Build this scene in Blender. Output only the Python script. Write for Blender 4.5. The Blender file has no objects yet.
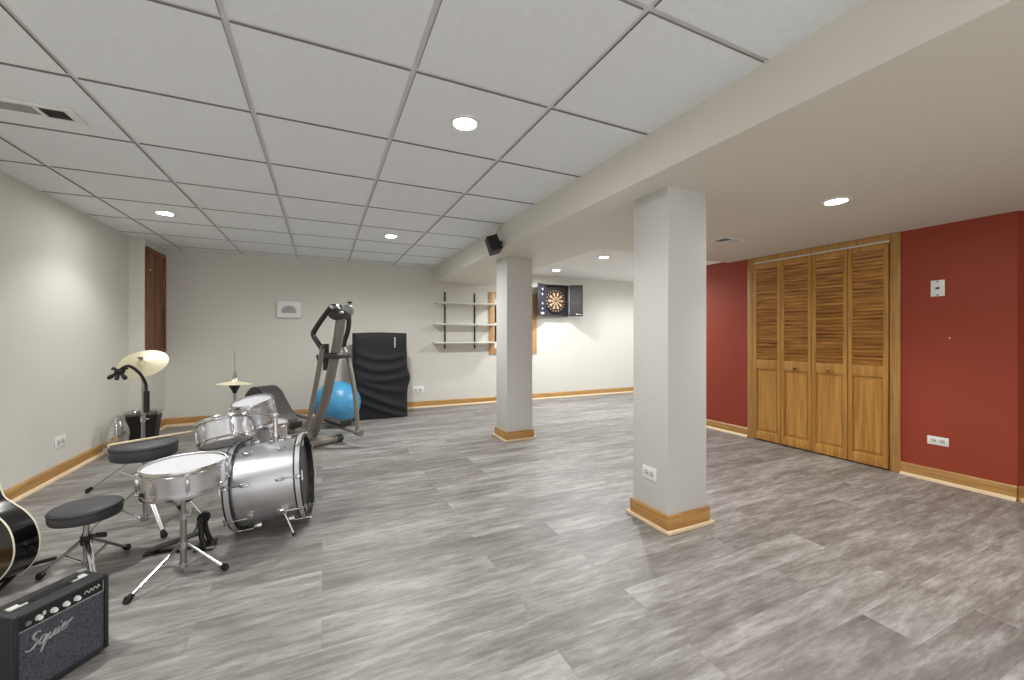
import bpy, bmesh, math, random
from mathutils import Vector, Matrix, Euler
random.seed(7)
PI = math.pi
SC = bpy.context.scene
COL = SC.collection

# ------------------------------------------------------------------ materials
def srgb(r, g, b):
    f = lambda c: (c/255/12.92) if c/255 <= .04045 else ((c/255+.055)/1.055)**2.4
    return (f(r), f(g), f(b), 1)

def mat(name, col, rough=.5, metal=0., noise=0., nscale=8., bump=0., bscale=60., coat=0., spec=.5, stretch=None):
    m = bpy.data.materials.new(name); m.use_nodes = True
    nt = m.node_tree; b = nt.nodes['Principled BSDF']
    b.inputs['Base Color'].default_value = col
    b.inputs['Roughness'].default_value = rough
    b.inputs['Metallic'].default_value = metal
    b.inputs['Specular IOR Level'].default_value = spec
    b.inputs['Coat Weight'].default_value = coat
    tc = nt.nodes.new('ShaderNodeTexCoord'); mp = nt.nodes.new('ShaderNodeMapping')
    nt.links.new(tc.outputs['Object'], mp.inputs['Vector'])
    if stretch: mp.inputs['Scale'].default_value = stretch
    if noise > 0:
        n = nt.nodes.new('ShaderNodeTexNoise'); n.inputs['Scale'].default_value = nscale
        n.inputs['Detail'].default_value = 4
        nt.links.new(mp.outputs['Vector'], n.inputs['Vector'])
        r = nt.nodes.new('ShaderNodeValToRGB')
        r.color_ramp.elements[0].position = .3; r.color_ramp.elements[1].position = .7
        r.color_ramp.elements[0].color = tuple(c*(1-noise) for c in col[:3])+(1,)
        r.color_ramp.elements[1].color = tuple(min(1, c*(1+noise)) for c in col[:3])+(1,)
        nt.links.new(n.outputs['Fac'], r.inputs['Fac']); nt.links.new(r.outputs['Color'], b.inputs['Base Color'])
    if bump > 0:
        n2 = nt.nodes.new('ShaderNodeTexNoise'); n2.inputs['Scale'].default_value = bscale
        nt.links.new(mp.outputs['Vector'], n2.inputs['Vector'])
        bp = nt.nodes.new('ShaderNodeBump'); bp.inputs['Strength'].default_value = bump; bp.inputs['Distance'].default_value = .004
        nt.links.new(n2.outputs['Fac'], bp.inputs['Height']); nt.links.new(bp.outputs['Normal'], b.inputs['Normal'])
    return m

def wood(name, c1, c2, rough=.4, stretch=(30, 30, 1.6), coat=.15, scale=1.5):
    m = bpy.data.materials.new(name); m.use_nodes = True
    nt = m.node_tree; b = nt.nodes['Principled BSDF']
    b.inputs['Roughness'].default_value = rough; b.inputs['Coat Weight'].default_value = coat
    b.inputs['Coat Roughness'].default_value = .3
    tc = nt.nodes.new('ShaderNodeTexCoord'); mp = nt.nodes.new('ShaderNodeMapping')
    mp.inputs['Scale'].default_value = stretch
    nt.links.new(tc.outputs['Object'], mp.inputs['Vector'])
    n = nt.nodes.new('ShaderNodeTexNoise'); n.inputs['Scale'].default_value = scale; n.inputs['Detail'].default_value = 6
    n.inputs['Distortion'].default_value = .6
    nt.links.new(mp.outputs['Vector'], n.inputs['Vector'])
    r = nt.nodes.new('ShaderNodeValToRGB')
    r.color_ramp.elements[0].position = .32; r.color_ramp.elements[1].position = .68
    r.color_ramp.elements[0].color = c1; r.color_ramp.elements[1].color = c2
    nt.links.new(n.outputs['Fac'], r.inputs['Fac']); nt.links.new(r.outputs['Color'], b.inputs['Base Color'])
    return m

def emis(name, col, s):
    m = bpy.data.materials.new(name); m.use_nodes = True
    b = m.node_tree.nodes['Principled BSDF']
    b.inputs['Base Color'].default_value = col
    b.inputs['Emission Color'].default_value = col; b.inputs['Emission Strength'].default_value = s
    return m

def floor_material():
    m = bpy.data.materials.new('grey_plank_floor'); m.use_nodes = True
    nt = m.node_tree; L = nt.links.new; N = nt.nodes.new; b = nt.nodes['Principled BSDF']
    tc = N('ShaderNodeTexCoord')
    br = N('ShaderNodeTexBrick'); br.offset = .37; br.offset_frequency = 2
    br.inputs['Color1'].default_value = (0, 0, 0, 1); br.inputs['Color2'].default_value = (1, 1, 1, 1)
    br.inputs['Mortar'].default_value = (0.5, .5, .5, 1)
    br.inputs['Scale'].default_value = 1; br.inputs['Mortar Size'].default_value = .0012
    br.inputs['Mortar Smooth'].default_value = .3
    br.inputs['Brick Width'].default_value = 1.35; br.inputs['Row Height'].default_value = .20
    L(tc.outputs['Object'], br.inputs['Vector'])
    # each plank shifts its own grain
    sep = N('ShaderNodeSeparateColor'); L(br.outputs['Color'], sep.inputs['Color'])
    mul = N('ShaderNodeMath'); mul.operation = 'MULTIPLY'; mul.inputs[1].default_value = 17.3
    L(sep.outputs['Red'], mul.inputs[0])
    cmb = N('ShaderNodeCombineXYZ'); L(mul.outputs[0], cmb.inputs['X']); L(mul.outputs[0], cmb.inputs['Z'])
    add = N('ShaderNodeVectorMath'); add.operation = 'ADD'
    L(tc.outputs['Object'], add.inputs[0]); L(cmb.outputs[0], add.inputs[1])
    def noise(scale_vec, sc, det, dist=0., rough=.55):
        mp = N('ShaderNodeMapping'); mp.inputs['Scale'].default_value = scale_vec
        L(add.outputs[0], mp.inputs['Vector'])
        n = N('ShaderNodeTexNoise'); n.inputs['Scale'].default_value = sc; n.inputs['Detail'].default_value = det
        n.inputs['Distortion'].default_value = dist; n.inputs['Roughness'].default_value = rough
        L(mp.outputs['Vector'], n.inputs['Vector']); return n.outputs['Fac']
    n1 = noise((.72, 4.0, 1), 3.4, 10, .10, .68)        # weathered patches
    n2 = noise((1.3, 26, 1), 3.0, 4, 0)            # long grain
    n3 = noise((.5, .8, 1), 2.0, 3)                  # broad drift
    def mix(a, bb, f):
        x = N('ShaderNodeMix'); x.data_type = 'FLOAT'; x.inputs[0].default_value = f
        L(a, x.inputs[2]); L(bb, x.inputs[3]); return x.outputs[0]
    n4 = noise((1.6, 9.0, 1), 5.0, 10, .15, .74)
    s = mix(n1, n4, .36); s = mix(s, n2, .10); s = mix(s, n3, .10)
    s = mix(s, sep.outputs['Red'], .07)
    r = N('ShaderNodeValToRGB'); cr = r.color_ramp
    cr.elements[0].position = .335; cr.elements[0].color = srgb(86, 82, 79)
    cr.elements[1].position = .68; cr.elements[1].color = srgb(192, 190, 187)
    e = cr.elements.new(.47); e.color = srgb(123, 119, 115)
    e = cr.elements.new(.535); e.color = srgb(146, 143, 140)
    L(s, r.inputs['Fac'])
    dk = N('ShaderNodeMix'); dk.data_type = 'RGBA'; dk.blend_type = 'MULTIPLY'
    inv = N('ShaderNodeMath'); inv.operation = 'MULTIPLY'; inv.inputs[1].default_value = .4
    L(br.outputs['Fac'], inv.inputs[0]); L(inv.outputs[0], dk.inputs[0])
    L(r.outputs['Color'], dk.inputs[6]); dk.inputs[7].default_value = (.35, .34, .33, 1)
    L(dk.outputs[2], b.inputs['Base Color'])
    rr = N('ShaderNodeMapRange'); rr.inputs[3].default_value = .36; rr.inputs[4].default_value = .55
    L(n1, rr.inputs[0]); L(rr.outputs[0], b.inputs['Roughness'])
    bp = N('ShaderNodeBump'); bp.inputs['Strength'].default_value = .12; bp.inputs['Distance'].default_value = .003
    L(n2, bp.inputs['Height']); L(bp.outputs['Normal'], b.inputs['Normal'])
    b.inputs['Specular IOR Level'].default_value = .5
    return m

def clear_plastic():
    m = bpy.data.materials.new('clear_plastic'); m.use_nodes = True
    nt = m.node_tree; N = nt.nodes.new
    for n in list(nt.nodes): nt.nodes.remove(n)
    o = N('ShaderNodeOutputMaterial'); t = N('ShaderNodeBsdfTransparent'); t.inputs['Color'].default_value = (.93, .93, .92, 1)
    g = N('ShaderNodeBsdfGlossy'); g.inputs['Roughness'].default_value = .12; g.inputs['Color'].default_value = (1, 1, 1, 1)
    mx = N('ShaderNodeMixShader'); fr = N('ShaderNodeLayerWeight'); fr.inputs['Blend'].default_value = .35
    ma = N('ShaderNodeMath'); ma.operation = 'MULTIPLY_ADD'; ma.inputs[1].default_value = .75; ma.inputs[2].default_value = .12
    nt.links.new(fr.outputs['Facing'], ma.inputs[0])
    nt.links.new(ma.outputs[0], mx.inputs['Fac']); nt.links.new(t.outputs[0], mx.inputs[1]); nt.links.new(g.outputs[0], mx.inputs[2])
    nt.links.new(mx.outputs[0], o.inputs['Surface'])
    return m

M = dict(
    wall=mat('cream_wall_paint', srgb(215, 213, 204), .62, bump=.05, bscale=120, spec=.3),
    white=mat('white_wall_paint', srgb(236, 235, 232), .6, bump=.05, bscale=120, spec=.3),
    column=mat('pale_column_paint', srgb(208, 207, 203), .6, bump=.05, bscale=120, spec=.3),
    soffit=mat('soffit_paint', srgb(224, 220, 209), .5, bump=.03, bscale=90, spec=.4),
    red=mat('red_wall_paint', srgb(151, 63, 43), .55, noise=.04, nscale=1.5, bump=.04, bscale=120, spec=.35),
    tile=mat('ceiling_tile', srgb(240, 243, 245), .9, noise=.02, nscale=40, bump=.25, bscale=220, spec=.1),
    tileedge=mat('raw_tile_edge_painted_shade', srgb(140, 138, 134), .95, spec=.1),  # grey fibre edge, darkened so the recess shadow is painted in
    tbar=mat('ceiling_grid', srgb(232, 233, 233), .6, spec=.3),
    void=mat('dark_void', srgb(30, 28, 26), .9),
    floor=floor_material(),
    oak=wood('honey_oak', srgb(158, 114, 56), srgb(192, 146, 84), .4, (30, 30, 1.6)),
    oakx=wood('honey_oak_lengthwise', srgb(160, 116, 60), srgb(190, 146, 86), .4, (2, 2, 30)),
    shoe=mat('pale_shoe_moulding', srgb(226, 203, 168), .45),
    pine=wood('amber_pine', srgb(164, 114, 48), srgb(200, 148, 74), .36, (26, 26, 1.3)),
    slat=wood('amber_pine_slats', srgb(134, 80, 34), srgb(212, 156, 80), .36, (1.5, 2.2, 38), scale=1.0),
    brownwood=wood('brown_stained_wood', srgb(84, 48, 20), srgb(142, 88, 42), .5, (9, 9, .9), coat=.0),
    whiteplas=mat('white_plastic', srgb(235, 235, 232), .35),
    offwhite=mat('offwhite_plastic', srgb(206, 204, 196), .45),
    greyprint=mat('grey_plastic', srgb(176, 176, 174), .5),
    black=mat('black_plastic', srgb(26, 26, 27), .45),
    rubber=mat('black_rubber', srgb(20, 20, 20), .7),
    vinyl=mat('black_vinyl', srgb(60, 60, 63), .5, bump=.15, bscale=200),
    tolex=mat('black_textured_vinyl', srgb(30, 31, 36), .5, bump=.5, bscale=420),
    cloth=mat('black_cover_cloth', srgb(23, 23, 26), .8, bump=.2, bscale=300),
    grille=mat('speckled_grille_cloth', srgb(66, 68, 77), .7, noise=.7, nscale=230, bump=.3, bscale=300),
    chrome=mat('chrome', srgb(200, 200, 200), .2, 1.),
    steel=mat('dull_steel', srgb(170, 168, 164), .3, 1.),
    silver=mat('silver_drum_wrap', srgb(206, 206, 210), .34, .85, noise=.03, nscale=3),
    hoopgrey=mat('silver_hoop_inlay', srgb(190, 190, 192), .4, .4),
    skin=mat('white_drum_head', srgb(206, 206, 211), .45),
    darkskin=mat('black_drum_head', srgb(38, 38, 40), .35),
    cymbal=mat('pale_cymbal_metal', srgb(232, 224, 194), .5, .55),
    binding=mat('cream_binding', srgb(222, 214, 192), .4),
    guitar=mat('black_guitar_lacquer', srgb(14, 13, 13), .12, coat=.5),
    rosewood=mat('dark_rosewood', srgb(40, 26, 20), .45),
    ball=mat('blue_rubber', srgb(72, 148, 192), .34, noise=.04, nscale=6),
    egrey=mat('warm_grey_metal_paint', srgb(132, 126, 117), .45, .15),
    edark=mat('charcoal_plastic', srgb(60, 58, 57), .5),
    eblack=mat('black_foam_grip', srgb(48, 44, 40), .65),
    esilver=mat('silver_plastic', srgb(158, 158, 157), .3, .5),
    screen=mat('dark_display', srgb(20, 22, 24), .1),
    shelf=mat('white_shelf_laminate', srgb(224, 221, 214), .4),
    track=mat('dark_metal_track', srgb(44, 40, 36), .5, .3),
    dart=mat('dark_cabinet_laminate', srgb(40, 38, 39), .6),
    dartcream=mat('cream_segment', srgb(190, 158, 124), .6),
    dartred=mat('maroon_segment', srgb(96, 40, 34), .5),
    dartblack=mat('black_segment', srgb(22, 20, 20), .5),
    purple=mat('violet_lining', srgb(34, 32, 46), .6),
    glassdark=mat('dark_window_glass', srgb(46, 46, 50), .08, spec=.6),
    clear=clear_plastic(),
    lens=emis('lit_lamp_lens', (1, .985, .965, 1), 185),
    ventgrey=mat('vent_damper_grey', srgb(150, 150, 148), .5),
    drumstick=wood('pale_maple', srgb(206, 186, 152), srgb(228, 212, 182), .4, (20, 20, 20)),
)

# ------------------------------------------------------------------ mesh builder
def frame_z(d):
    d = Vector(d).normalized()
    return d.to_track_quat('Z', 'Y').to_matrix()

def smooth_path(pts, n=6, closed=False):
    P = [Vector(p) for p in pts]; out = []
    N = len(P); rng = range(N if closed else N-1)
    for i in rng:
        if closed: p0, p1, p2, p3 = P[i-1], P[i], P[(i+1) % N], P[(i+2) % N]
        else: p0 = P[max(i-1, 0)]; p1 = P[i]; p2 = P[i+1]; p3 = P[min(i+2, N-1)]
        for k in range(n):
            t = k/n
            out.append(.5*((2*p1)+(p2-p0)*t+(2*p0-5*p1+4*p2-p3)*t*t+(3*p1-p0-3*p2+p3)*t**3))
    if not closed: out.append(P[-1])
    return out

class MB:
    def __init__(s): s.bm = bmesh.new(); s.X = Matrix.Identity(4); s.mi = 0
    def _v(s, p): return s.bm.verts.new(s.X @ Vector(p))
    def _f(s, vs):
        try: f = s.bm.faces.new(vs)
        except ValueError: return None
        f.material_index = s.mi; return f
    def box(s, c, size, rot=None, bevel=0., seg=2):
        c = Vector(c); hx, hy, hz = [a/2 for a in size]
        R = Matrix.Identity(3)
        if rot is not None: R = Euler(rot).to_matrix() if not isinstance(rot, Matrix) else rot.to_3x3()
        vs = []
        for x in (-hx, hx):
            for y in (-hy, hy):
                for z in (-hz, hz): vs.append(s._v(c + R @ Vector((x, y, z))))
        fs = [(0, 1, 3, 2), (4, 6, 7, 5), (0, 4, 5, 1), (2, 3, 7, 6), (0, 2, 6, 4), (1, 5, 7, 3)]
        F = [s._f([vs[i] for i in f]) for f in fs]
        if bevel > 0:
            es = list({e for f in F for e in f.edges})
            bmesh.ops.bevel(s.bm, geom=es, offset=bevel, segments=seg, affect='EDGES', profile=.5)
        return s
    def b2(s, lo, hi, bevel=0., seg=2):
        lo, hi = Vector(lo), Vector(hi)
        return s.box((lo+hi)/2, [abs(a) for a in (hi-lo)], None, bevel, seg)
    def tube(s, pts, r, seg=10, closed=False, caps=True, flat=1.):
        P = [Vector(p) for p in pts]; n = len(P)
        rs = r if isinstance(r, (list, tuple)) else [r]*n
        T = []
        for i in range(n):
            if closed: t = P[(i+1) % n]-P[i-1]
            else: t = P[min(i+1, n-1)]-P[max(i-1, 0)]
            T.append(t.normalized() if t.length > 1e-9 else Vector((0, 0, 1)))
        ref = Vector((0, 0, 1)) if abs(T[0].z) < .9 else Vector((1, 0, 0))
        u = T[0].cross(ref).normalized(); rings = []
        for i in range(n):
            u = (u - T[i]*u.dot(T[i]))
            u = u.normalized() if u.length > 1e-6 else T[i].orthogonal().normalized()
            v = T[i].cross(u)
            rings.append([s._v(P[i]+(u*math.cos(2*PI*k/seg)+v*math.sin(2*PI*k/seg)*flat)*rs[i]) for k in range(seg)])
        for i in range(n if closed else n-1):
            a, b = rings[i], rings[(i+1) % n]
            for k in range(seg): s._f([a[k], a[(k+1) % seg], b[(k+1) % seg], b[k]])
        if caps and not closed: s._f(rings[0][::-1]); s._f(rings[-1])
        return s
    def cyl(s, p0, p1, r0, r1=None, seg=16): return s.tube([p0, p1], [r0, r0 if r1 is None else r1], seg)
    def lathe(s, prof, seg=32, mtx=None, cap0=True, cap1=True):
        m = mtx or Matrix.Identity(4); rings = []
        for (r, z) in prof:
            if r < 1e-6: rings.append([s._v(m @ Vector((0, 0, z)))])
            else: rings.append([s._v(m @ Vector((r*math.cos(2*PI*k/seg), r*math.sin(2*PI*k/seg), z))) for k in range(seg)])
        for a, b in zip(rings, rings[1:]):
            for k in range(seg):
                q = (k+1) % seg
                if len(a) == 1 and len(b) == 1: continue
                if len(a) == 1: s._f([a[0], b[q], b[k]])
                elif len(b) == 1: s._f([a[k], a[q], b[0]])
                else: s._f([a[k], a[q], b[q], b[k]])
        if cap0 and len(rings[0]) > 1: s._f(rings[0][::-1])
        if cap1 and len(rings[-1]) > 1: s._f(rings[-1])
        return s
    def torus(s, R, r, mtx=None, seg=40, rs=8, sx=1.):
        m = mtx or Matrix.Identity(4)
        pts = [m @ Vector((R*math.cos(2*PI*k/seg)*sx, R*math.sin(2*PI*k/seg), 0)) for k in range(seg)]
        return s.tube(pts, r, rs, closed=True)
    def sphere(s, c, r, seg=24, sc=(1, 1, 1)):
        n = seg//2
        prof = [(math.sin(PI*i/n)*r, -math.cos(PI*i/n)*r) for i in range(n+1)]
        return s.lathe(prof, seg, Matrix.Translation(c) @ Matrix.Diagonal((*sc, 1)))
    def prism(s, poly, d0, d1, mtx=None):
        """polygon in local XZ, extruded along local Y from d0 to d1"""
        m = mtx or Matrix.Identity(4)
        a = [s._v(m @ Vector((x, d0, z))) for x, z in poly]; b = [s._v(m @ Vector((x, d1, z))) for x, z in poly]
        s._f(a); s._f(b[::-1]); n = len(poly)
        for i in range(n): s._f([a[i], b[i], b[(i+1) % n], a[(i+1) % n]])
        return s
    def grid(s, fn, nu, nv, closed_u=False):
        V = [[s._v(fn(i/nu, j/nv)) for j in range(nv+1)] for i in range(nu if closed_u else nu+1)]
        for i in range(nu):
            a = V[i]; b = V[(i+1) % len(V)]
            for j in range(nv): s._f([a[j], b[j], b[j+1], a[j+1]])
        return s
    def build(s, name, material, parent=None, world=True, angle=35):
        bmesh.ops.recalc_face_normals(s.bm, faces=s.bm.faces)
        me = bpy.data.meshes.new(name); o = bpy.data.objects.new(name, me)
        off = Vector()
        if parent is not None and world:
            p = parent
            while p: off += Vector(p.location); p = p.parent
        if off.length > 0: bmesh.ops.translate(s.bm, verts=s.bm.verts, vec=-off)
        s.bm.to_mesh(me); s.bm.free()
        for mm in (material if isinstance(material, (list, tuple)) else [material]): me.materials.append(mm)
        me.shade_smooth(); me.set_sharp_from_angle(angle=math.radians(angle))
        COL.objects.link(o)
        if parent is not None: o.parent = parent
        return o

def at_base(o):
    """move a top-level mesh's origin to the centre of its base"""
    vs = [v.co for v in o.data.vertices]
    c = Vector(((min(v.x for v in vs)+max(v.x for v in vs))/2, (min(v.y for v in vs)+max(v.y for v in vs))/2, min(v.z for v in vs)))
    o.data.transform(Matrix.Translation(-c)); o.location = c
    return o
def tag(o, label, cat, group=None):
    o['label'] = label; o['category'] = cat
    if group: o['group'] = group
    return o
def thing(name, label, cat, loc=(0, 0, 0), rz=0., group=None):
    o = bpy.data.objects.new(name, None); COL.objects.link(o); o.empty_display_size = .05
    o.location = loc; o.rotation_euler = (0, 0, rz)
    return tag(o, label, cat, group)
def struct(name, mb, m, parent=None, **k):
    o = mb.build(name, m, parent, **k); o['kind'] = 'structure'
    return o
def copy_tree(o, parent=None):
    c = o.copy(); COL.objects.link(c)
    if parent is not None: c.parent = parent
    for ch in list(o.children): copy_tree(ch, c)
    return c

# ------------------------------------------------------------------ the room
YB, XL, YF, XR, ZC, ZL = 7.13, -2.12, -1.2, 4.78, 2.455, 2.2
XA = 7.3                        # far side of the alcove
struct('floor', MB().b2((XL-.2, YF-.2, -.1), (XA+.2, YB+.2, 0)), M['floor'])
struct('wall_left', MB().b2((XL-.15, YF, 0), (XL, YB+.15, ZC+.1)), M['wall'])
# back wall, left of the window and the rest, with an opening for the window
wb = MB()
WX0, WX1, WZ0, WZ1 = 2.95, 3.74, 1.02, 1.97
wb.b2((XL, YB, 0), (WX0, YB+.15, ZC+.1)); wb.b2((WX1, YB, 0), (XA+.15, YB+.15, ZC+.1))
wb.b2((WX0, YB, 0), (WX1, YB+.15, WZ0)); wb.b2((WX0, YB, WZ1), (WX1, YB+.15, ZC+.1))
struct('wall_back', wb, M['wall'])
wr = MB()
wr.b2((XR, 1.19, 0), (XR+.15, 4.30, ZL+.02))
struct('wall_right', wr, M['red'])
wc = MB()       # angled return beyond the right-hand end of the red wall, then the side wall
wc.prism([(XR, 0), (XR, ZL+.02), (XR+.01, ZL+.02), (XR+.01, 0)], 1.185, 1.19)
q = MB()
def quadwall(mb, a, b, h, t):
    a, b = Vector((*a, 0)), Vector((*b, 0)); d = (b-a).normalized(); n = Vector((-d.y, d.x, 0))*t
    vs = [mb._v(p) for p in (a, b, b+n, a+n, a+Vector((0, 0, h)), b+Vector((0, 0, h)), b+n+Vector((0, 0, h)), a+n+Vector((0, 0, h)))]
    for f in ((0, 1, 2, 3), (4, 5, 6, 7), (0, 1, 5, 4), (1, 2, 6, 5), (2, 3, 7, 6), (3, 0, 4, 7)): mb._f([vs[i] for i in f])
quadwall(q, (XR, 1.19), (5.62, .70), ZL+.02, .12)
quadwall(q, (5.62, .70), (5.62, YF), ZL+.02, .12)
struct('wall_sky_block', MB().b2((3.3, YF-.12, 0), (5.74, YF, ZL+.02)), M['wall'])  # unseen partial wall, added to keep sky light off the right side
wc.bm.free()
struct('wall_angled', q, M['red'])
wa = MB()
wa.b2((XR+.15, 4.15, 0), (XA, 4.30, ZC+.1)); wa.b2((XA, 4.15, 0), (XA+.15, YB, ZC+.1))
struct('wall_alcove', wa, M['white'])

# suspended ceiling: lay-in tiles over a recessed grid
PX, PY, T = -1.052, 2.585, .7155
tiles = MB(); G = .013
def clip(a, lo, hi): return max(lo, min(hi, a))
for i in range(-3, 5):
    for j in range(-9, 8):
        x0, x1 = clip(PX+T*i+G, XL, 1.775), clip(PX+T*(i+1)-G, XL, 1.775)
        y0, y1 = clip(PY+T*j+G, YF, YB), clip(PY+T*(j+1)-G, YF, YB)
        if x1-x0 > .03 and y1-y0 > .03: tiles.b2((x0, y0, ZC), (x1, y1, ZC+.02))
tiles.bm.normal_update()
for f_ in tiles.bm.faces:
    if abs(f_.normal.z) < .5: f_.material_index = 1
ceil = struct('ceiling', tiles, [M['tile'], M['tileedge']])
struct('ceiling_grid', MB().b2((XL, YF, ZC+.010), (1.775, YB, ZC+.014)), M['tbar'], ceil)
struct('ceiling_alcove', MB().b2((2.70, 3.58, ZC), (XA, YB, ZC+.06)), M['white'])
sf = MB()
sf.b2((1.77, YF-.12, ZL), (5.76, 3.62, ZC+.05)); 
struct('ceiling_low', sf, M['soffit'])
sb = MB(); sb.b2((1.77, 3.62, ZL), (2.735, YB, ZC+.05))
struct('trim_1', sb, M['soffit'])       # the beam running on to the back wall
# boxed chase in the far left corner
struct('wall_chase', MB().b2((XL, 6.43, 0), (-1.97, YB, ZC+.01)), M['wall'])

# columns
def column(x0, y0, x1, y1, k):
    o = struct('column', MB().b2((x0, y0, 0), (x1, y1, ZL+.01), .004), M['column'])
    b = MB(); s = MB()
    t, h = .016, .112
    b.b2((x0-t, y0-t, .0), (x1+t, y0, h), .003); b.b2((x0-t, y1, .0), (x1+t, y1+t, h), .003)
    b.b2((x0-t, y0, .0), (x0, y1, h), .003); b.b2((x1, y0, .0), (x1+t, y1, h), .003)
    u = t+.02; sh = .024
    for a, c in (((x0-u, y0-u), (x1+u, y0-t)), ((x0-u, y1+t), (x1+u, y1+u)), ((x0-u, y0-t), (x0-t, y1+t)), ((x1+t, y0-t), (x1+u, y1+t))):
        s.b2((*a, 0), (*c, sh), .006)
    bo = struct('baseboard_column', b, M['oakx'], o); struct('shoe_moulding', s, M['shoe'], bo)
column(1.99, 1.93, 2.335, 2.25, 1)
column(1.985, 4.41, 2.325, 4.735, 2)

# baseboards: board + pale shoe moulding
def baseboard(name, a, b, n, h=.112):
    a, b, n = Vector((*a, 0)), Vector((*b, 0)), Vector((*n, 0)).normalized()
    d = (b-a).normalized()
    def strip(mb, prof):
        A = [mb._v(a+n*o+Vector((0, 0, z))) for o, z in prof]; B = [mb._v(b+n*o+Vector((0, 0, z))) for o, z in prof]
        k = len(prof); mb._f(A[::-1]); mb._f(B)
        for i in range(k): mb._f([A[i], A[(i+1) % k], B[(i+1) % k], B[i]])
    m1 = MB(); strip(m1, [(.0005, 0), (.016, 0), (.016, h-.018), (.011, h-.005), (.006, h), (.0005, h)])
    o = struct(name, m1, M['oakx'])
    m2 = MB(); strip(m2, [(.0165, 0), (.036, 0), (.035, .012), (.029, .021), (.0165, .026)])
    struct('shoe_moulding', m2, M['shoe'], o)
baseboard('baseboard_left', (XL, YF), (XL, 6.43), (1, 0))
baseboard('baseboard_chase', (XL, 6.43), (-1.97, 6.43), (0, -1))
baseboard('baseboard_chase_side', (-1.97, 6.40), (-1.97, YB), (1, 0))
baseboard('baseboard_back', (-1.97, YB), (XA, YB), (0, -1))
baseboard('baseboard_right', (XR, 1.19), (XR, 1.875), (-1, 0))
baseboard('baseboard_right_far', (XR, 3.345), (XR, 4.30), (-1, 0))
baseboard('baseboard_angled', (XR, 1.19), (5.62, .70), (-.504, -.864))

# ------------------------------------------------------------------ window behind the far column
wn = MB()
for lo, hi in (((2.84, WZ0-.11), (WX0, WZ1+.11)), ((WX1, WZ0-.11), (3.85, WZ1+.11))):
    wn.b2((lo[0], YB-.022, lo[1]), (hi[0], YB-.0005, hi[1]), .004)
wn.b2((WX0, YB-.021, WZ1), (WX1, YB-.0005, WZ1+.11), .004); wn.b2((WX0, YB-.021, WZ0-.11), (WX1, YB-.0005, WZ0), .004)
win = struct('window_1', wn, wood('light_oak_casing', srgb(176, 130, 84), srgb(204, 160, 112), .4))
ws = MB()
for lo, hi in (((WX0, WZ0), (WX1, WZ0+.12)), ((WX0, WZ1-.12), (WX1, WZ1)), ((WX0, WZ0+.12), (WX0+.012, WZ1-.12)), ((WX1-.012, WZ0+.12), (WX1, WZ1-.12)), ((WX0+.012, 1.455), (WX1-.012, 1.50))):
    ws.b2((lo[0], YB+.02, lo[1]), (hi[0], YB+.05, hi[1]), .002)
struct('window_sash', ws, M['whiteplas'], win)
struct('window_pane', MB().b2((WX0+.013, YB+.06, WZ0+.121), (WX1-.013, YB+.066, WZ1-.121)), M['glassdark'], win)
struct('window_reveal', MB().b2((WX0, YB+.10, WZ0), (WX1, YB+.149, WZ1)), M['void'], win)

# ------------------------------------------------------------------ closet: casing and four louvred door leaves
cs = MB(); CT = .018
cs.b2((XR-CT, 1.875, 0), (XR-.0005, 1.952, ZL-.002), .003); cs.b2((XR-CT, 3.262, 0), (XR-.0005, 3.345, ZL-.002), .003)
cs.b2((XR-CT, 1.952, 2.137), (XR-.0005, 3.262, ZL-.002), .003)
casing = struct('trim_2', cs, M['oak'])
struct('door_track', MB().b2((XR-.016, 1.955, 2.122), (XR-.002, 3.26, 2.136)), M['whiteplas'], casing)
struct('closet_back_sheet', MB().b2((XR-.003, 1.953, .0), (XR-.0006, 3.261, 2.121)), M['void'], casing).name = 'closet_backing'; bpy.data.objects['closet_backing'].data.materials[0] = M['brownwood']  # brown wood sheet behind the louvred leaves
edges = [3.258, 2.933, 2.608, 2.280, 1.956]
for k in range(4):
    y1, y0 = edges[k]-.003, edges[k+1]+.003
    st = .036
    f = MB(); xa, xb = XR-.030, XR-.006
    zt, zb = 2.116, .018
    f.b2((xa, y0, zb), (xb, y0+st, zt), .002); f.b2((xa, y1-st, zb), (xb, y1, zt), .002)
    f.b2((xa, y0+st, zt-.05), (xb, y1-st, zt), .002)
    f.b2((xa, y0+st, .862), (xb, y1-st, .968), .002)
    f.b2((xa, y0+st, zb), (xb, y1-st, .11), .002)
    d = struct('door_%d' % (k+1), f, M['pine'])
    sl = MB(); n = 30; z0, z1 = .968, zt-.05
    for i in range(n):
        z = z0+(i+.5)*(z1-z0)/n
        sl.box(((xa+xb)/2+.001, (y0+y1)/2, z), (.0075, y1-y0-2*st+.004, .042), (0, math.radians(-32), 0))
    struct('louvre_panel', sl, M['slat'], d)
    pn = MB(); pn.b2((xb-.008, y0+st-.002, .108), (xb-.002, y1-st+.002, .864))
    pn.box(((xa+xb)/2+.002, (y0+y1)/2, .486), (.016, y1-y0-2*st-.03, .70), None, .006, 1)
    struct('raised_panel', pn, M['pine'], d)
    if k in (1, 2):
        ky = (y0+y1)/2
        kb = MB().lathe([(.006, 0), (.006, .012), (.013, .017), (.016, .024), (.013, .031), (.001, .034)], 16,
                        Matrix.Translation((xa, ky, .885)) @ Matrix.Rotation(-PI/2, 4, 'Y'))
        kn = struct('door_knob', kb, M['brownwood'], d); kn['label'] = 'round dark wooden knob'

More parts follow.
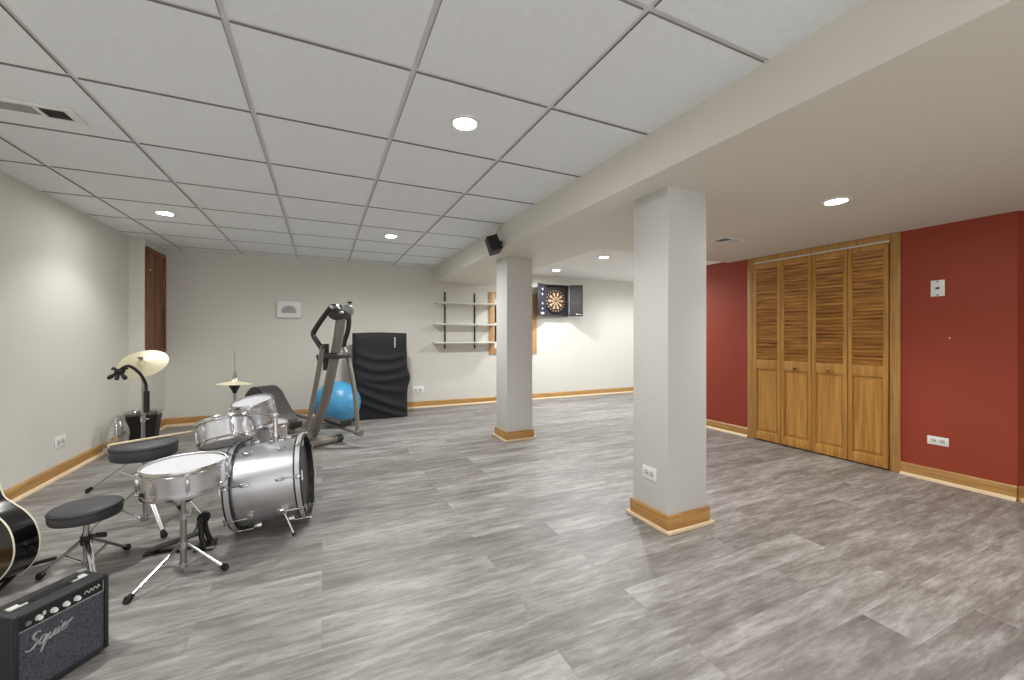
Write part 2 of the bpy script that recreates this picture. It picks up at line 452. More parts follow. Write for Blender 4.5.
# brown stained wood panel high on the corner chase
p = thing('wood_panel', 'narrow brown stained wood panel high in the far left corner, above the crash cymbal', 'wood panel', (-1.958, 6.77, 1.03))
a = MB()
for i in range(3):
    a.b2((-1.969, 6.50+i*.185, 1.09), (-1.957, 6.50+(i+1)*.185-.006, 2.30), .002)
a.build('board', M['brownwood'], p)
a = MB()
a.b2((-1.969, 6.445, 1.03), (-1.945, 6.50, 2.355), .003); a.b2((-1.969, 7.05, 1.03), (-1.945, 7.105, 2.355), .003)
a.b2((-1.969, 6.50, 2.30), (-1.945, 7.05, 2.355), .003); a.b2((-1.969, 6.50, 1.03), (-1.945, 7.05, 1.09), .003)
a.b2((-1.969, 6.50, 1.645), (-1.950, 7.05, 1.675), .003)
a.build('frame', M['brownwood'], p)
MB().lathe([(.014, 0), (.014, .006), (.001, .008)], 12, Matrix.Translation((-1.957, 6.56, 2.08)) @ Matrix.Rotation(PI/2, 4, 'Y')).build('catch', M['binding'], p)

# ------------------------------------------------------------------ recessed lights
def downlight(x, y, z, label, energy, col, size=125, blend=.6):
    t = thing('recessed_light', label, 'ceiling light', (x, y, z-.012), 0, 'recessed ceiling lights')
    prof = [(.062, -.002), (.066, -.008), (.084, -.006), (.090, -.0005), (.062, -.0005)]
    MB().lathe(prof+[prof[0]], 40, Matrix.Translation((x, y, z)), False, False).build('trim_ring', M['whiteplas'], t)
    MB().lathe([(.0, -.003), (.0615, -.003), (.0615, -.0008), (0, -.0008)], 32, Matrix.Translation((x, y, z)), False, False).build('lens', M['lens'], t)
    l = bpy.data.lights.new('lamp', 'SPOT'); l.energy = energy; l.color = col
    l.spot_size = math.radians(size); l.spot_blend = blend; l.shadow_soft_size = .06
    lo = bpy.data.objects.new('lamp', l); COL.objects.link(lo); lo.parent = t; lo.location = (0, 0, -.01)
WARM, NEUT, COOL = (1, .95, .87), (1, .995, .975), (.95, .98, 1)
downlight(.733, 2.206, ZC, 'largest recessed light, in the tile ceiling nearest the camera', 62, NEUT, 140)
downlight(-1.395, 5.061, ZC, 'recessed light in the tile ceiling above the left wall', 36, NEUT, 124, .55)
downlight(.753, 5.076, ZC, 'recessed light in the tile ceiling above the elliptical trainer', 118, NEUT, 165)
downlight(3.873, 6.42, ZC, 'small far recessed light just above the dartboard cabinet', 92, COOL, 170, .6)
downlight(3.899, 5.055, ZC, 'recessed light in the alcove ceiling right of the far column', 150, COOL, 160, .6)
downlight(3.279, 1.643, ZL, 'recessed light in the low ceiling in front of the closet', 65, WARM)
# unseen lights: above the guitar the grid's next, the rest added for ambient light
for x, y, z, e, c, lb in ((-1.395, 2.2, ZC, 80, NEUT, 'recessed light in the tile ceiling above the guitar'), (.74, -.65, ZC, 70, NEUT, 'unseen recessed light added in the tile ceiling behind the camera'),
                      (3.28, -.6, ZL, 40, WARM, 'unseen recessed light added in the low ceiling behind the camera'), (6.1, 5.7, ZC, 110, COOL, 'unseen recessed light added deep in the alcove behind the near column')):
    downlight(x, y, z, lb, e, c, 168 if c == COOL else 125)

# ------------------------------------------------------------------ vents
t = thing('ceiling_vent', 'white ceiling vent with dark and grey grille in the tile ceiling at left', 'vent', (-1.45, 3.04, ZC-.012), 0, 'ceiling vents')
x0, x1, y0, y1 = -1.80, -1.205, 2.955, 3.125
f = MB()
for lo, hi in (((x0, y0), (x1, y0+.03)), ((x0, y1-.03), (x1, y1)), ((x0, y0+.03), (x0+.03, y1-.03)), ((x1-.045, y0+.03), (x1, y1-.03)), ((-1.375, y0+.03), (-1.355, y1-.03))):
    f.b2((*lo, ZC-.010), (*hi, ZC-.0006), .003)
f.build('frame', M['whiteplas'], t)
MB().b2((x0+.03, y0+.03, ZC-.004), (-1.375, y1-.03, ZC-.0008)).build('damper', M['ventgrey'], t)
MB().b2((-1.355, y0+.03, ZC-.003), (x1-.045, y1-.03, ZC-.0007)).build('opening', M['void'], t)
f = MB()
for i in range(10):
    xx = -1.347+i*.0105
    f.box((xx, (y0+y1)/2, ZC-.006), (.003, y1-y0-.062, .006), (0, .5, 0))
for i in range(4):
    yy = y0+.045+i*.027
    f.b2((-1.353, yy, ZC-.0095), (x1-.047, yy+.004, ZC-.0075))
f.build('louvres', M['edark'], t)

t = thing('ceiling_vent', 'small white vent in the low ceiling beside the near column', 'vent', (3.65, 2.765, ZL-.012), 0, 'ceiling vents')
x0, x1, y0, y1 = 3.50, 3.80, 2.68, 2.85
f = MB()
for lo, hi in (((x0, y0), (x1, y0+.02)), ((x0, y1-.02), (x1, y1)), ((x0, y0+.02), (x0+.02, y1-.02)), ((x1-.02, y0+.02), (x1, y1-.02)), ((3.64, y0+.02), (3.655, y1-.02))):
    f.b2((*lo, ZL-.009), (*hi, ZL-.0006), .003)
f.build('frame', M['whiteplas'], t)
MB().b2((x0+.02, y0+.02, ZL-.003), (3.64, y1-.02, ZL-.0008)).build('opening', M['void'], t)
MB().b2((3.655, y0+.02, ZL-.005), (x1-.02, y1-.02, ZL-.0008)).build('damper', M['offwhite'], t)
f = MB()
for i in range(5): f.box((x0+.03+i*.022, (y0+y1)/2, ZL-.006), (.003, y1-y0-.042, .006), (0, .6, 0))
f.build('louvres', M['ventgrey'], t)

# ------------------------------------------------------------------ outlets and plates
def outlet(label, c, n, w=.155, h=.085, dark=False):
    """horizontal duplex outlet on a wall with outward normal n"""
    n = Vector(n); u = Vector((0, 0, 1)).cross(n).normalized()
    Rm = Matrix((u, n, Vector((0, 0, 1)))).transposed()
    t = thing('wall_outlet', label, 'outlet', c, 0, 'wall outlets')
    c = Vector(c)
    def P(a, o, z): return c+u*a+n*o+Vector((0, 0, z))
    MB().box(P(0, .0035, 0), (w, .006, h), Rm, .002).build('cover_plate', M['whiteplas'], t)
    for s in (-1, 1):
        r = MB().box(P(s*w*.2, .0072, 0), (w*.26, .003, h*.42), Rm, .0012).build('receptacle', M['offwhite'], t)
        m = MB()
        for dz in (-.008, .008): m.box(P(s*w*.2-.006, .0088, dz), (.012, .0012, .003), Rm)
        m.cyl(P(s*w*.2+.011, .0078, 0), P(s*w*.2+.011, .0092, 0), .004, seg=10)
        m.build('slots', M['black'], r)
    m = MB().cyl(P(0, .006, 0), P(0, .0075, 0), .004, seg=10); m.build('screw', M['steel'], t)
outlet('white outlet low on the cream left wall behind the stools', (XL, 5.0, .31), (1, 0, 0), .165, .10)
outlet('white outlet on the back wall right of the black cover', (1.514, YB, .315), (0, -1, 0), .19, .12)
outlet('white outlet low on the left face of the near column', (1.99, 2.09, .333), (-1, 0, 0), .125, .085)
outlet('white outlet low on the red wall right of the closet', (XR, 1.63, .352), (-1, 0, 0), .135, .072)

t = thing('switch_plate', 'white wall plate high on the red wall right of the closet', 'wall plate', (XR, 1.631, 1.59))
MB().b2((XR-.007, 1.587, 1.59), (XR-.0005, 1.675, 1.728), .002).build('cover_plate', M['whiteplas'], t)
MB().b2((XR-.011, 1.618, 1.651), (XR-.0072, 1.644, 1.667), .002).build('jack', M['black'], t)
for z in (1.602, 1.716): MB().cyl((XR-.0085, 1.631, z), (XR-.0068, 1.631, z), .006, seg=10).build('screw', M['black'], t)
tag(at_base(MB().cyl((XR-.008, 1.557, 1.233), (XR-.0002, 1.557, 1.233), .007, .004, 10).build('wall_anchor', M['shoe'])), 'tiny pale wall anchor in the red wall below the wall plate', 'anchor')
tag(at_base(MB().cyl((XR-.012, 1.227, 1.871), (XR-.0002, 1.227, 1.871), .006, seg=10).build('wall_hook', M['red'])), 'tiny red painted nub near the right end of the red wall', 'hook')

# door chime on the back wall
t = thing('chime_cover', 'white square chime cover with grey arch on the back wall', 'chime', (-.458, YB, 1.53))
MB().b2((-.62, YB-.045, 1.53), (-.296, YB-.0005, 1.785), .008).build('body', M['whiteplas'], t)
g = MB(); arch = [(-.10, 0), (.10, 0)]+[(.10*math.cos(PI*k/16), .03+.085*math.sin(PI*k/16)) for k in range(17)]
g.prism(arch, YB-.052, YB-.0455, Matrix.Translation((-.458, 0, 1.60)))
go = g.build('arch_grille', M['greyprint'], t)
g = MB()
for i in range(5): g.b2((-.54+.004*i, YB-.0545, 1.612+i*.018), (-.376-.004*i, YB-.0522, 1.620+i*.018))
g.build('sound_slots', M['ventgrey'], go)
MB().cyl((-.458, YB-.02, 1.785), (-.458, YB-.02, 1.80), .008, seg=10).build('hanger', M['offwhite'], t)

# ------------------------------------------------------------------ shelves
t = thing('wall_shelf_unit', 'white three shelf unit on dark wall tracks at the back wall', 'shelves', (2.35, YB, 1.02))
for x in (1.99, 2.553):
    tr = MB().b2((x-.013, YB-.016, 1.02), (x+.013, YB-.0005, 2.035), .002).build('track', M['track'], t)
for z, xa, xb in ((1.82, 1.80, 2.93), (1.445, 1.76, 2.93), (1.12, 1.76, 2.93)):
    s = MB().b2((xa, YB-.235, z), (xb, YB-.024, z+.024), .003).build('shelf', M['shelf'], t)
    for x in (1.99, 2.553):
        MB().prism([(0, 0), (0, -.03), (-.02, -.028), (-.17, -.006), (-.17, 0)], -.004, .004,
                   Matrix.Translation((x, YB-.016, z)) @ Matrix.Rotation(-PI/2, 4, 'Z') @ Matrix.Scale(-1, 4, (1, 0, 0))).build('bracket', M['shelf'], s)

# ------------------------------------------------------------------ dartboard cabinet
t = thing('dartboard_cabinet', 'open black dartboard cabinet on the white back wall', 'dartboard cabinet', (4.27, YB, 1.64))
yf = YB-.10
c = MB()
c.b2((3.995, YB-.02, 1.645), (4.54, YB-.0005, 2.275))
for lo, hi in (((3.995, 1.645), (4.54, 1.663)), ((3.995, 2.257), (4.54, 2.275)), ((3.995, 1.663), (4.013, 2.257)), ((4.522, 1.663), (4.54, 2.257))):
    c.b2((lo[0], yf, lo[1]), (hi[0], YB-.02, hi[1]), .002)
c.build('case', M['dart'], t)
bd = MB()
bd.lathe([(0, 0), (.236, 0), (.24, .006), (.24, .028), (0, .028)], 60, Matrix.Translation((4.268, YB-.021, 1.955)) @ Matrix.Rotation(PI/2, 4, 'X'), False, False)
yb = YB-.0497
def ring_seg(mb, r0, r1, a0, a1, n=4):
    A = [(r0, a0+(a1-a0)*k/n) for k in range(n+1)]; B = [(r1, a0+(a1-a0)*k/n) for k in range(n, -1, -1)]
    mb.prism([(r*math.cos(a), r*math.sin(a)) for r, a in A+B], yb-.002, yb+.0004, Matrix.Translation((4.268, 0, 1.955)))
for k in range(20):
    a0, a1 = 2*PI*(k-.5)/20, 2*PI*(k+.5)/20
    if k % 2 == 0:
        bd.mi = 1; ring_seg(bd, .024, .095, a0, a1); ring_seg(bd, .108, .165, a0, a1)
        bd.mi = 2; ring_seg(bd, .096, .107, a0, a1); ring_seg(bd, .166, .180, a0, a1)
    bd.mi = 1; aa = 2*PI*k/20; px, pz = 4.268+.207*math.cos(aa), 1.955+.207*math.sin(aa)
    bd.cyl((px, yb-.001, pz), (px, yb+.0004, pz), .011, seg=10)
bd.mi = 2; bd.cyl((4.268, yb-.004, 1.955), (4.268, yb+.0004, 1.955), .018, seg=16)
bd.build('dartboard', [M['dartblack'], M['dartcream'], M['dartred']], t)
def dart_door(hx, hy, fx, fy, lining):
    a, b = Vector((hx, hy, 0)), Vector((fx, fy, 0)); d = b-a; L = d.length; ang = math.atan2(d.y, d.x)
    X = Matrix.Translation((hx, hy, 1.645)) @ Matrix.Rotation(ang, 4, 'Z')
    m = MB(); m.X = X
    m.b2((0, -.008, 0), (L, .008, .63), .003)
    o = m.build('cabinet_door', M['dart'], t)
    m = MB(); m.X = X; s = 1 if hx > fx else -1
    m.b2((.018, s*.0085, .018), (L-.018, s*.0115, .612))
    ln = m.build('door_lining', M[lining], o)
    return X, L, o, s
X, L, o, s = dart_door(3.992, yf-.008, 3.765, yf-.12, 'purple')
for z in (.14, .24, .42, .52):
    m = MB(); m.X = X; m.cyl((.12, s*.0116, z), (.12, s*.02, z), .022, seg=14); m.build('dart_holder', M['greyprint'], o)
m = MB(); m.X = X; m.b2((.07, s*.0116, .03), (.17, s*.016, .075)); m.build('chalk_tray', M['offwhite'], o)
X, L, o, s = dart_door(4.545, yf-.008, 4.745, yf-.20, 'dart')
m = MB(); m.X = X
m.b2((.03, s*.0116, .255), (L-.04, s*.013, .268))
m.build('score_rail', M['edark'], o)
m = MB(); m.X = X
m.b2((L*.52, s*.0116, .03), (L*.66, s*.014, .055)); m.build('chalk_clip', M['offwhite'], o)
m = MB(); m.X = X; m.b2((L*.70, s*.0116, .03), (L*.92, s*.014, .042)); m.build('cabinet_plate', M['offwhite'], o)
m = MB(); m.cyl((4.545, yf-.012, 1.70), (4.545, yf-.012, 2.22), .006, seg=10); m.build('hinge', M['offwhite'], t)

# ------------------------------------------------------------------ little speaker on the beam
t = thing('wall_speaker', 'small black speaker tilted down on the side of the beam', 'speaker', (1.76, 4.08, 2.27))
Rm = Matrix.Rotation(math.radians(-10), 4, 'Z') @ Matrix.Rotation(math.radians(-12), 4, 'X') @ Matrix.Rotation(math.radians(-20), 4, 'Y')
sx = MB(); sx.X = Matrix.Translation((1.665, 4.055, 2.225)) @ Rm
sx.prism([(-.060, -.085), (.060, -.085), (.060, .085), (-.060, .085)], -.07, .03); 
sx.prism([(-.058, -.083), (.058, -.083), (.045, .075), (-.045, .075)], .03, .075)
cab = sx.build('cabinet', M['black'], t)
sx = MB(); sx.X = Matrix.Translation((1.665, 4.055, 2.225)) @ Rm
sx.box((0, -.0735, 0), (.108, .006, .160), None, .002); sx.build('speaker_grille', M['rubber'], cab)
b = MB(); b.tube([(1.769, 4.09, 2.26), (1.745, 4.09, 2.26), (1.71, 4.085, 2.25), (1.67, 4.08, 2.235)], .009, 8)
b.cyl((1.7695, 4.09, 2.26), (1.76, 4.09, 2.26), .03, seg=16); b.build('bracket', M['black'], t)
MB().tube(smooth_path([(1.67, 4.09, 2.29), (1.71, 4.10, 2.34), (1.735, 4.11, 2.39), (1.765, 4.10, 2.452)]), .0035, 6).build('wire', M['black'], t)

# ------------------------------------------------------------------ drum hardware helpers
def rot_to(n, c):
    return Matrix.Translation(c) @ frame_z(n).to_4x4()
def lug_ring(R, z0, z1, n, mtx, ph=0., boss=True, hw=.012):
    """tension rods with central boss around a shell; returns list of builders, one per lug"""
    out = []
    for k in range(n):
        a = ph+2*PI*k/n; c, s = math.cos(a), math.sin(a); m = MB()
        m.X = mtx
        rr = R+.012
        m.cyl((rr*c, rr*s, z0), (rr*c, rr*s, z1), .0032, seg=8)
        zm = (z0+z1)/2; L = (z1-z0)
        bl = min(.05, L*.3)
        m.box(((R+.008)*c, (R+.008)*s, zm), (.018, .016, bl*2), (0, 0, a), .005)
        for zz in (z0, z1): m.box(((R+.010)*c, (R+.010)*s, zz), (.018, .018, .010), (0, 0, a), .003)
        out.append(m)
    return out
def tripod(root, hub, feet, zb, rleg=.009, brace=True, world=True, twin=False):
    """three chrome legs from a hub on the pole to rubber feet, each with a brace to a lower collar"""
    hub = Vector(hub)
    for f in feet:
        f = Vector(f); m = MB()
        d = (f-hub); e = hub+d*.93
        h0 = hub+Vector((d.x, d.y, 0)).normalized()*.022
        if twin:
            sd = Vector((-d.y, d.x, 0)).normalized()*.008
            m.tube([h0+sd, e+sd*.6], rleg*.7, 8); m.tube([h0-sd, e-sd*.6], rleg*.7, 8)
        else: m.tube([h0, e], rleg, 8)
        if brace:
            mid = h0+(e-h0)*.48; lo = Vector((hub.x, hub.y, zb))+Vector((d.x, d.y, 0)).normalized()*.018
            m.tube([mid, lo], rleg*.75, 8)
        lg = m.build('leg', M['chrome'], root, world)
        m = MB(); dn = d.normalized()
        m.tube([hub+d*.885, hub+d*.93, hub+d*.985, f+Vector((0, 0, .006))], [.011, .015, .019, .016], 12)
        m.build('rubber_foot', M['rubber'], lg, world)

# ------------------------------------------------------------------ stools
def stool(label, loc, R, H, th, feet, rz=0):
    t = thing('drum_throne', label, 'stool', loc, rz, 'drum stools')
    x, y, _ = loc
    s = MB(); z0, z1 = H-th, H
    e = min(.018, th*.25)
    prof = [(0, z0), (R-e, z0), (R-e*.3, z0+e*.3), (R, z0+e), (R, z1-e), (R-e*.3, z1-e*.3), (R-e, z1), (R*.6, z1+.004), (0, z1+.005)]
    s.lathe(prof, 48, None, False, False); se = s.build('seat', M['vinyl'], t, False)
    m = MB().torus(R+.0005, .003, Matrix.Translation((0, 0, z1-e)), 48, 6); m.build('piping', M['rubber'], se, False)
    m = MB(); m.cyl((0, 0, .05), (0, 0, z0-.02), .013, seg=16); m.cyl((0, 0, H*.42), (0, 0, H*.62), .017, seg=16)
    m.build('post', M['chrome'], t, False)
    m = MB(); m.cyl((0, 0, z0-.03), (0, 0, z0), .03, .05, 20); m.box((0, 0, z0-.008), (.14, .05, .012), None, .004); m.box((0, 0, z0-.009), (.05, .14, .012), None, .004)
    m.build('seat_clamp', M['rubber'], t, False)
    hub = (0, 0, H*.5)
    m = MB(); m.cyl((0, 0, H*.5-.02), (0, 0, H*.5+.025), .024, seg=18); m.build('leg_collar', M['black'], t, False)
    m = MB(); m.cyl((0, 0, .055), (0, 0, .085), .02, seg=16); m.build('brace_collar', M['steel'], t, False)
    m = MB(); m.tube([(0, 0, H*.56), (.03, -.02, H*.56), (.065, -.03, H*.57)], [.006, .008, .011], 8)
    m.box((.07, -.032, H*.57), (.05, .012, .026), (0, 0, -.3), .005)
    m.build('height_clamp', M['black'], t, False)
    tripod(t, hub, feet, .07, .010, True, False, True)
    return t
def ring3(r, a0): return [(r*math.cos(math.radians(a0+120*k)), r*math.sin(math.radians(a0+120*k)), .012) for k in range(3)]
stool('low round black stool on a chrome tripod, nearest the amplifier', (-1.115, 2.87, 0), .141, .372, .070, [(-.205, .055, .012), (.085, .25, .012), (.12, -.21, .012)])
far_stool = stool('taller round black stool behind the snare drum, drumstick on its seat', (-1.043, 3.405, 0), .170, .560, .092, [(.16, -.21, .012), (.13, .26, .012), (-.30, .02, .012)])
# drumstick on the far stool
def stick(mb, a, b):
    a, b = Vector(a), Vector(b); d = b-a
    mb.tube([a, a+d*.02, a+d*.75, a+d*.93, a+d*.95, a+d*.98, b], [.004, .0075, .0075, .0045, .004, .0055, .003], 12)
st = MB(); stick(st, (-1.20, 3.335, .5755), (-.83, 3.575, .5755)); tag(at_base(st.build('drumstick', M['drumstick'])), 'pale wooden drumstick across the taller black stool', 'drumstick')

# ------------------------------------------------------------------ snare on its stand
SX, SY = -.665, 2.69
t = thing('snare_stand', 'chrome tripod stand carrying the snare drum', 'stand', (SX, SY, 0))
m = MB(); m.cyl((SX, SY, .03), (SX, SY, .30), .015, seg=16); m.cyl((SX, SY, .30), (SX, SY, .44), .011, seg=16); m.build('pole', M['steel'], t)
m = MB(); m.cyl((SX, SY, .285), (SX, SY, .315), .020, seg=16); m.tube([(SX, SY, .30), (SX+.035, SY-.01, .305), (SX+.045, SY-.015, .335)], .006, 8)
m.build('height_clamp', M['chrome'], t)
for z0, z1, rr in ((.13, .165, .021), (.03, .055, .019)): m = MB(); m.cyl((SX, SY, z0), (SX, SY, z1), rr, seg=16); m.build('collar', M['chrome'], t)
tripod(t, (SX, SY, .15), [(-.83, 2.485, .012), (-.463, 2.62, .012), (-.76, 2.965, .012)], .045, .0075)
for k in range(3):
    a = math.radians(100+120*k); R = .165; m = MB()
    e = Vector((SX+R*math.cos(a), SY+R*math.sin(a), .445))
    m.tube([(SX, SY, .40), (SX+.06*math.cos(a), SY+.06*math.sin(a), .413), e, e+Vector((.022*math.cos(a), .022*math.sin(a), .03))], .006, 8)
    ar = m.build('basket_arm', M['chrome'], t)
    m = MB(); m.tube([e-Vector((.03*math.cos(a), .03*math.sin(a), .004)), e+Vector((.022*math.cos(a), .022*math.sin(a), .03))], .0095, 8); m.build('grip', M['rubber'], ar)

def drum(name, label, c, n, R, depth, lugs, top='skin', bottom='skin', ph=0., flange=.006):
    """c is the centre of the batter head, n its normal"""
    X = rot_to(n, c)
    n = Vector(n).normalized(); base = Vector(c)-n*depth
    t = thing(name, label, 'drum', (base.x, base.y, base.z), 0, 'rack toms' if name == 'rack_tom' else None)
    s = MB(); s.X = X
    s.lathe([(R, -depth+.012), (R, -.010), (R-.008, -.006), (R-.008, -depth+.006)], 56, None, False, False)
    s.build('shell', M['silver'], t)
    for z, nm, mt in ((-.001, 'batter_head', top), (-depth+.003, 'resonant_head', bottom)):
        h = MB(); h.X = X; h.lathe([(0, z), (R-.004, z), (R-.004, z-.002), (0, z-.002)], 56, None, False, False); h.build(nm, M[mt], t)
    for z in (0, -depth):
        h = MB(); h.X = X; sg = 1 if z == 0 else -1
        h.lathe([(R-.001, z+sg*.008), (R+.005, z+sg*.009), (R+.007, z+sg*.004), (R+.005, z-sg*.012), (R+.012, z-sg*.016), (R+.001, z-sg*.016), (R-.001, z+sg*.008)], 56, None, False, False)
        h.build('hoop', M['chrome'], t)
    for mb in lug_ring(R, -depth+.012, -.012, lugs, X, ph): mb.build('lug', M['chrome'], t)
    return t, X
sn, X = drum('snare_drum', 'silver snare drum with white head on a chrome stand, in front', (-.660, 2.69, .575), (-.02, -.02, 1), .178, .128, 8, ph=.3)
m = MB(); m.X = X; a = math.radians(205)
m.box(((.178+.012)*math.cos(a), (.178+.012)*math.sin(a), -.06), (.026, .045, .06), (0, 0, a), .005); m.tube([(.2*math.cos(a), .2*math.sin(a), -.05), (.22*math.cos(a-.12), .22*math.sin(a-.12), -.10)], .007, 8)
m.build('strainer', M['chrome'], sn)

# ------------------------------------------------------------------ bass drum
bR = .262
bc0, bc1 = Vector((-.495, 3.155, .275)), Vector((-.098, 3.115, .310))
ax = (bc1-bc0).normalized(); X = rot_to(ax, bc0); L = (bc1-bc0).length
t = thing('bass_drum', 'large silver bass drum lying on its side with black front head', 'drum', (-.3, 3.085, 0))
s = MB(); s.X = X
s.lathe([(bR-.012, .03), (bR-.012, L-.03), (bR-.02, L-.03), (bR-.02, .03), (bR-.012, .03)], 72, None, False, False); s.build('shell', M['silver'], t)
for z, sg, nm, mt in ((.018, -1, 'batter_head', 'skin'), (L-.018, 1, 'front_head', 'darkskin')):
    h = MB(); h.X = X; h.lathe([(0, z), (bR-.008, z), (bR-.008, z-sg*.003), (0, z-sg*.003)], 64, None, False, False); h.build(nm, M[mt], t)
for z in (0, L):
    sg = -1 if z == 0 else 1
    h = MB(); h.X = X
    h.lathe([(bR-.006, z+sg*.012), (bR+.008, z+sg*.012), (bR+.008, z-sg*.034), (bR-.006, z-sg*.034), (bR-.006, z+sg*.012)], 72, None, False, False)
    ho = h.build('hoop', M['darkskin'], t)
    h = MB(); h.X = X
    h.lathe([(bR+.007, z+sg*.002), (bR+.0095, z+sg*.002), (bR+.0095, z-sg*.024), (bR+.007, z-sg*.024), (bR+.007, z+sg*.002)], 72, None, False, False)
    h.build('hoop_inlay', M['hoopgrey'], ho)
nl = 8
for k in range(nl):
    a = 2*PI*(k+.5)/nl+.12; c, sn_ = math.cos(a), math.sin(a)
    for z, sg in ((0, 1), (L, -1)):
        m = MB(); m.X = X; rr = bR+.014
        m.tube([(rr*c, rr*sn_, z-sg*.012), (rr*c, rr*sn_, z+sg*.10)], .0035, 8)
        m.box(((bR+.012)*c, (bR+.012)*sn_, z+sg*.005), (.014, .028, .022), (0, 0, a), .004)
        m.tube([(rr*c-.03*sn_, rr*sn_+.03*c, z-sg*.018), (rr*c+.03*sn_, rr*sn_-.03*c, z-sg*.018)], .005, 8)
        m.box(((bR+.001)*c, (bR+.001)*sn_, z+sg*.105), (.028, .022, .052), (0, 0, a), .007)
        m.build('lug', M['chrome'], t)
for sy in (-1, 1):
    side = Vector((-ax.y, ax.x, 0)).normalized()*(-1 if sy < 0 else 1)
    b0 = bc0+ax*(L-.105)+side*(bR*.80)+Vector((0, 0, -bR*.58))
    f = Vector((b0.x, b0.y, 0))+ax*.075*Vector((1, 1, 0)).length*.7+side*.045; f.z = .012
    m = MB(); m.tube([b0+Vector((0, 0, .02)), f], .0075, 10); sp = m.build('spur', M['chrome'], t)
    m = MB(); m.tube([f+(b0-f)*.12, f+(b0-f)*.04, f], [.010, .013, .009], 10); m.build('rubber_foot', M['rubber'], sp)
    m = MB(); m.sphere(b0-side*.008+Vector((0, 0, .01)), .030, 14); m.box(b0+Vector((0, 0, .01)), (.06, .03, .04), (0, 0, math.atan2(ax.y, ax.x)), .006); m.build('spur_bracket', M['chrome'], t)
top = bc0+ax*(L*.55)+Vector((0, 0, bR-.012))
# tom holder on top of the shell
m = MB(); m.cyl(top-Vector((0, 0, .01)), top+Vector((0, 0, .03)), .035, seg=20); m.box(top+Vector((0, 0, .012)), (.09, .06, .02), None, .006); m.build('mount_base', M['chrome'], t)
m = MB(); m.cyl(top+Vector((0, 0, .0)), top+Vector((-.01, .03, .18)), .014, seg=14); m.cyl(top+Vector((-.002, .005, .03)), top+Vector((-.004, .01, .06)), .022, seg=14)
m.tube([top+Vector((-.01, .03, .17)), top+Vector((-.09, .055, .185)), top+Vector((-.15, .07, .20))], .009, 10)
m.tube([top+Vector((-.01, .03, .15)), top+Vector((-.02, .10, .17)), top+Vector((-.06, .18, .20))], .009, 10)
m.sphere(top+Vector((-.01, .03, .17)), .024, 12); m.build('tom_holder', M['chrome'], t)

# rack toms and floor tom
drum('rack_tom', 'silver rack tom tipped so that its lower head shows, above the bass drum', (-.590, 3.25, .690), (-.20, .40, 1), .146, .145, 6, ph=.5)
drum('rack_tom', 'silver rack tom behind the first, its white head facing up', (-.465, 3.52, .772), (-.16, -.16, 1), .128, .165, 6, ph=.1)
ft, X = drum('floor_tom', 'small silver floor tom beyond the bass drum, white head up', (-.40, 3.88, .535), (-.02, -.03, 1), .140, .30, 6, ph=.2)
for k in range(3):
    a = math.radians(80+120*k); c, s_ = math.cos(a)*.156, math.sin(a)*.156
    m = MB(); m.tube([(-.40+c, 3.88+s_, .42), (-.40+c, 3.88+s_, .10), (-.40+c*1.12, 3.88+s_*1.12, .02)], .006, 8); lg = m.build('leg', M['chrome'], ft)
    m = MB(); m.tube([(-.40+c*1.11, 3.88+s_*1.11, .03), (-.40+c*1.13, 3.88+s_*1.13, .004)], .011, 10); m.build('rubber_foot', M['rubber'], lg)

# ------------------------------------------------------------------ bass drum pedal
t = thing('drum_pedal', 'black bass drum pedal on the floor beneath the snare drum', 'drum pedal', (-.66, 2.97, 0))
px, py = -.635, 2.965
m = MB(); m.box((px+.01, py, .008), (.09, .13, .012), None, .003); m.box((-.74, py+.012, .006), (.33, .03, .008), (0, 0, -.10), .002); m.box((-.885, py+.035, .009), (.06, .075, .012), (0, 0, -.1), .003)
m.build('base', M['black'], t)
m = MB(); m.X = Matrix.Translation((-.885, py+.035, .018)) @ Matrix.Rotation(-.10, 4, 'Z') @ Matrix.Rotation(math.radians(-15), 4, 'Y')
m.box((.125, 0, .004), (.25, .075, .010), None, .004); m.build('footboard', M['black'], t)
for s_ in (-1, 1):
    m = MB(); m.tube(smooth_path([(px+.02, py+s_*.055, .012), (px, py+s_*.052, .08), (px-.005, py+s_*.045, .15), (px, py+s_*.042, .185)]), [.014]*19 if False else .014, 8)
    m.build('post', M['black'], t)
m = MB(); m.cyl((px, py-.06, .175), (px, py+.06, .175), .011, seg=12); m.cyl((px, py-.012, .175), (px, py+.012, .175), .032, seg=18); m.build('axle', M['black'], t)
m = MB(); m.tube([(px-.03, py, .17), (px-.035, py, .12), (px-.05, py, .095)], .006, 8); m.build('chain', M['steel'], t)
m = MB(); m.tube([(px, py, .18), (px-.075, py, .30)], .004, 8); bt = m.build('beater_rod', M['chrome'], t)
m = MB(); m.X = rot_to((.85, 0, .53), (px-.078, py, .305)); m.cyl((0, 0, -.02), (0, 0, .03), .022, .027, 16); m.build('beater', M['rubber'], bt)
m = MB(); m.tube([(px+.03, py-.07, .02), (px+.07, py-.075, .024)], .009, 8); m.build('hoop_clamp', M['chrome'], t)

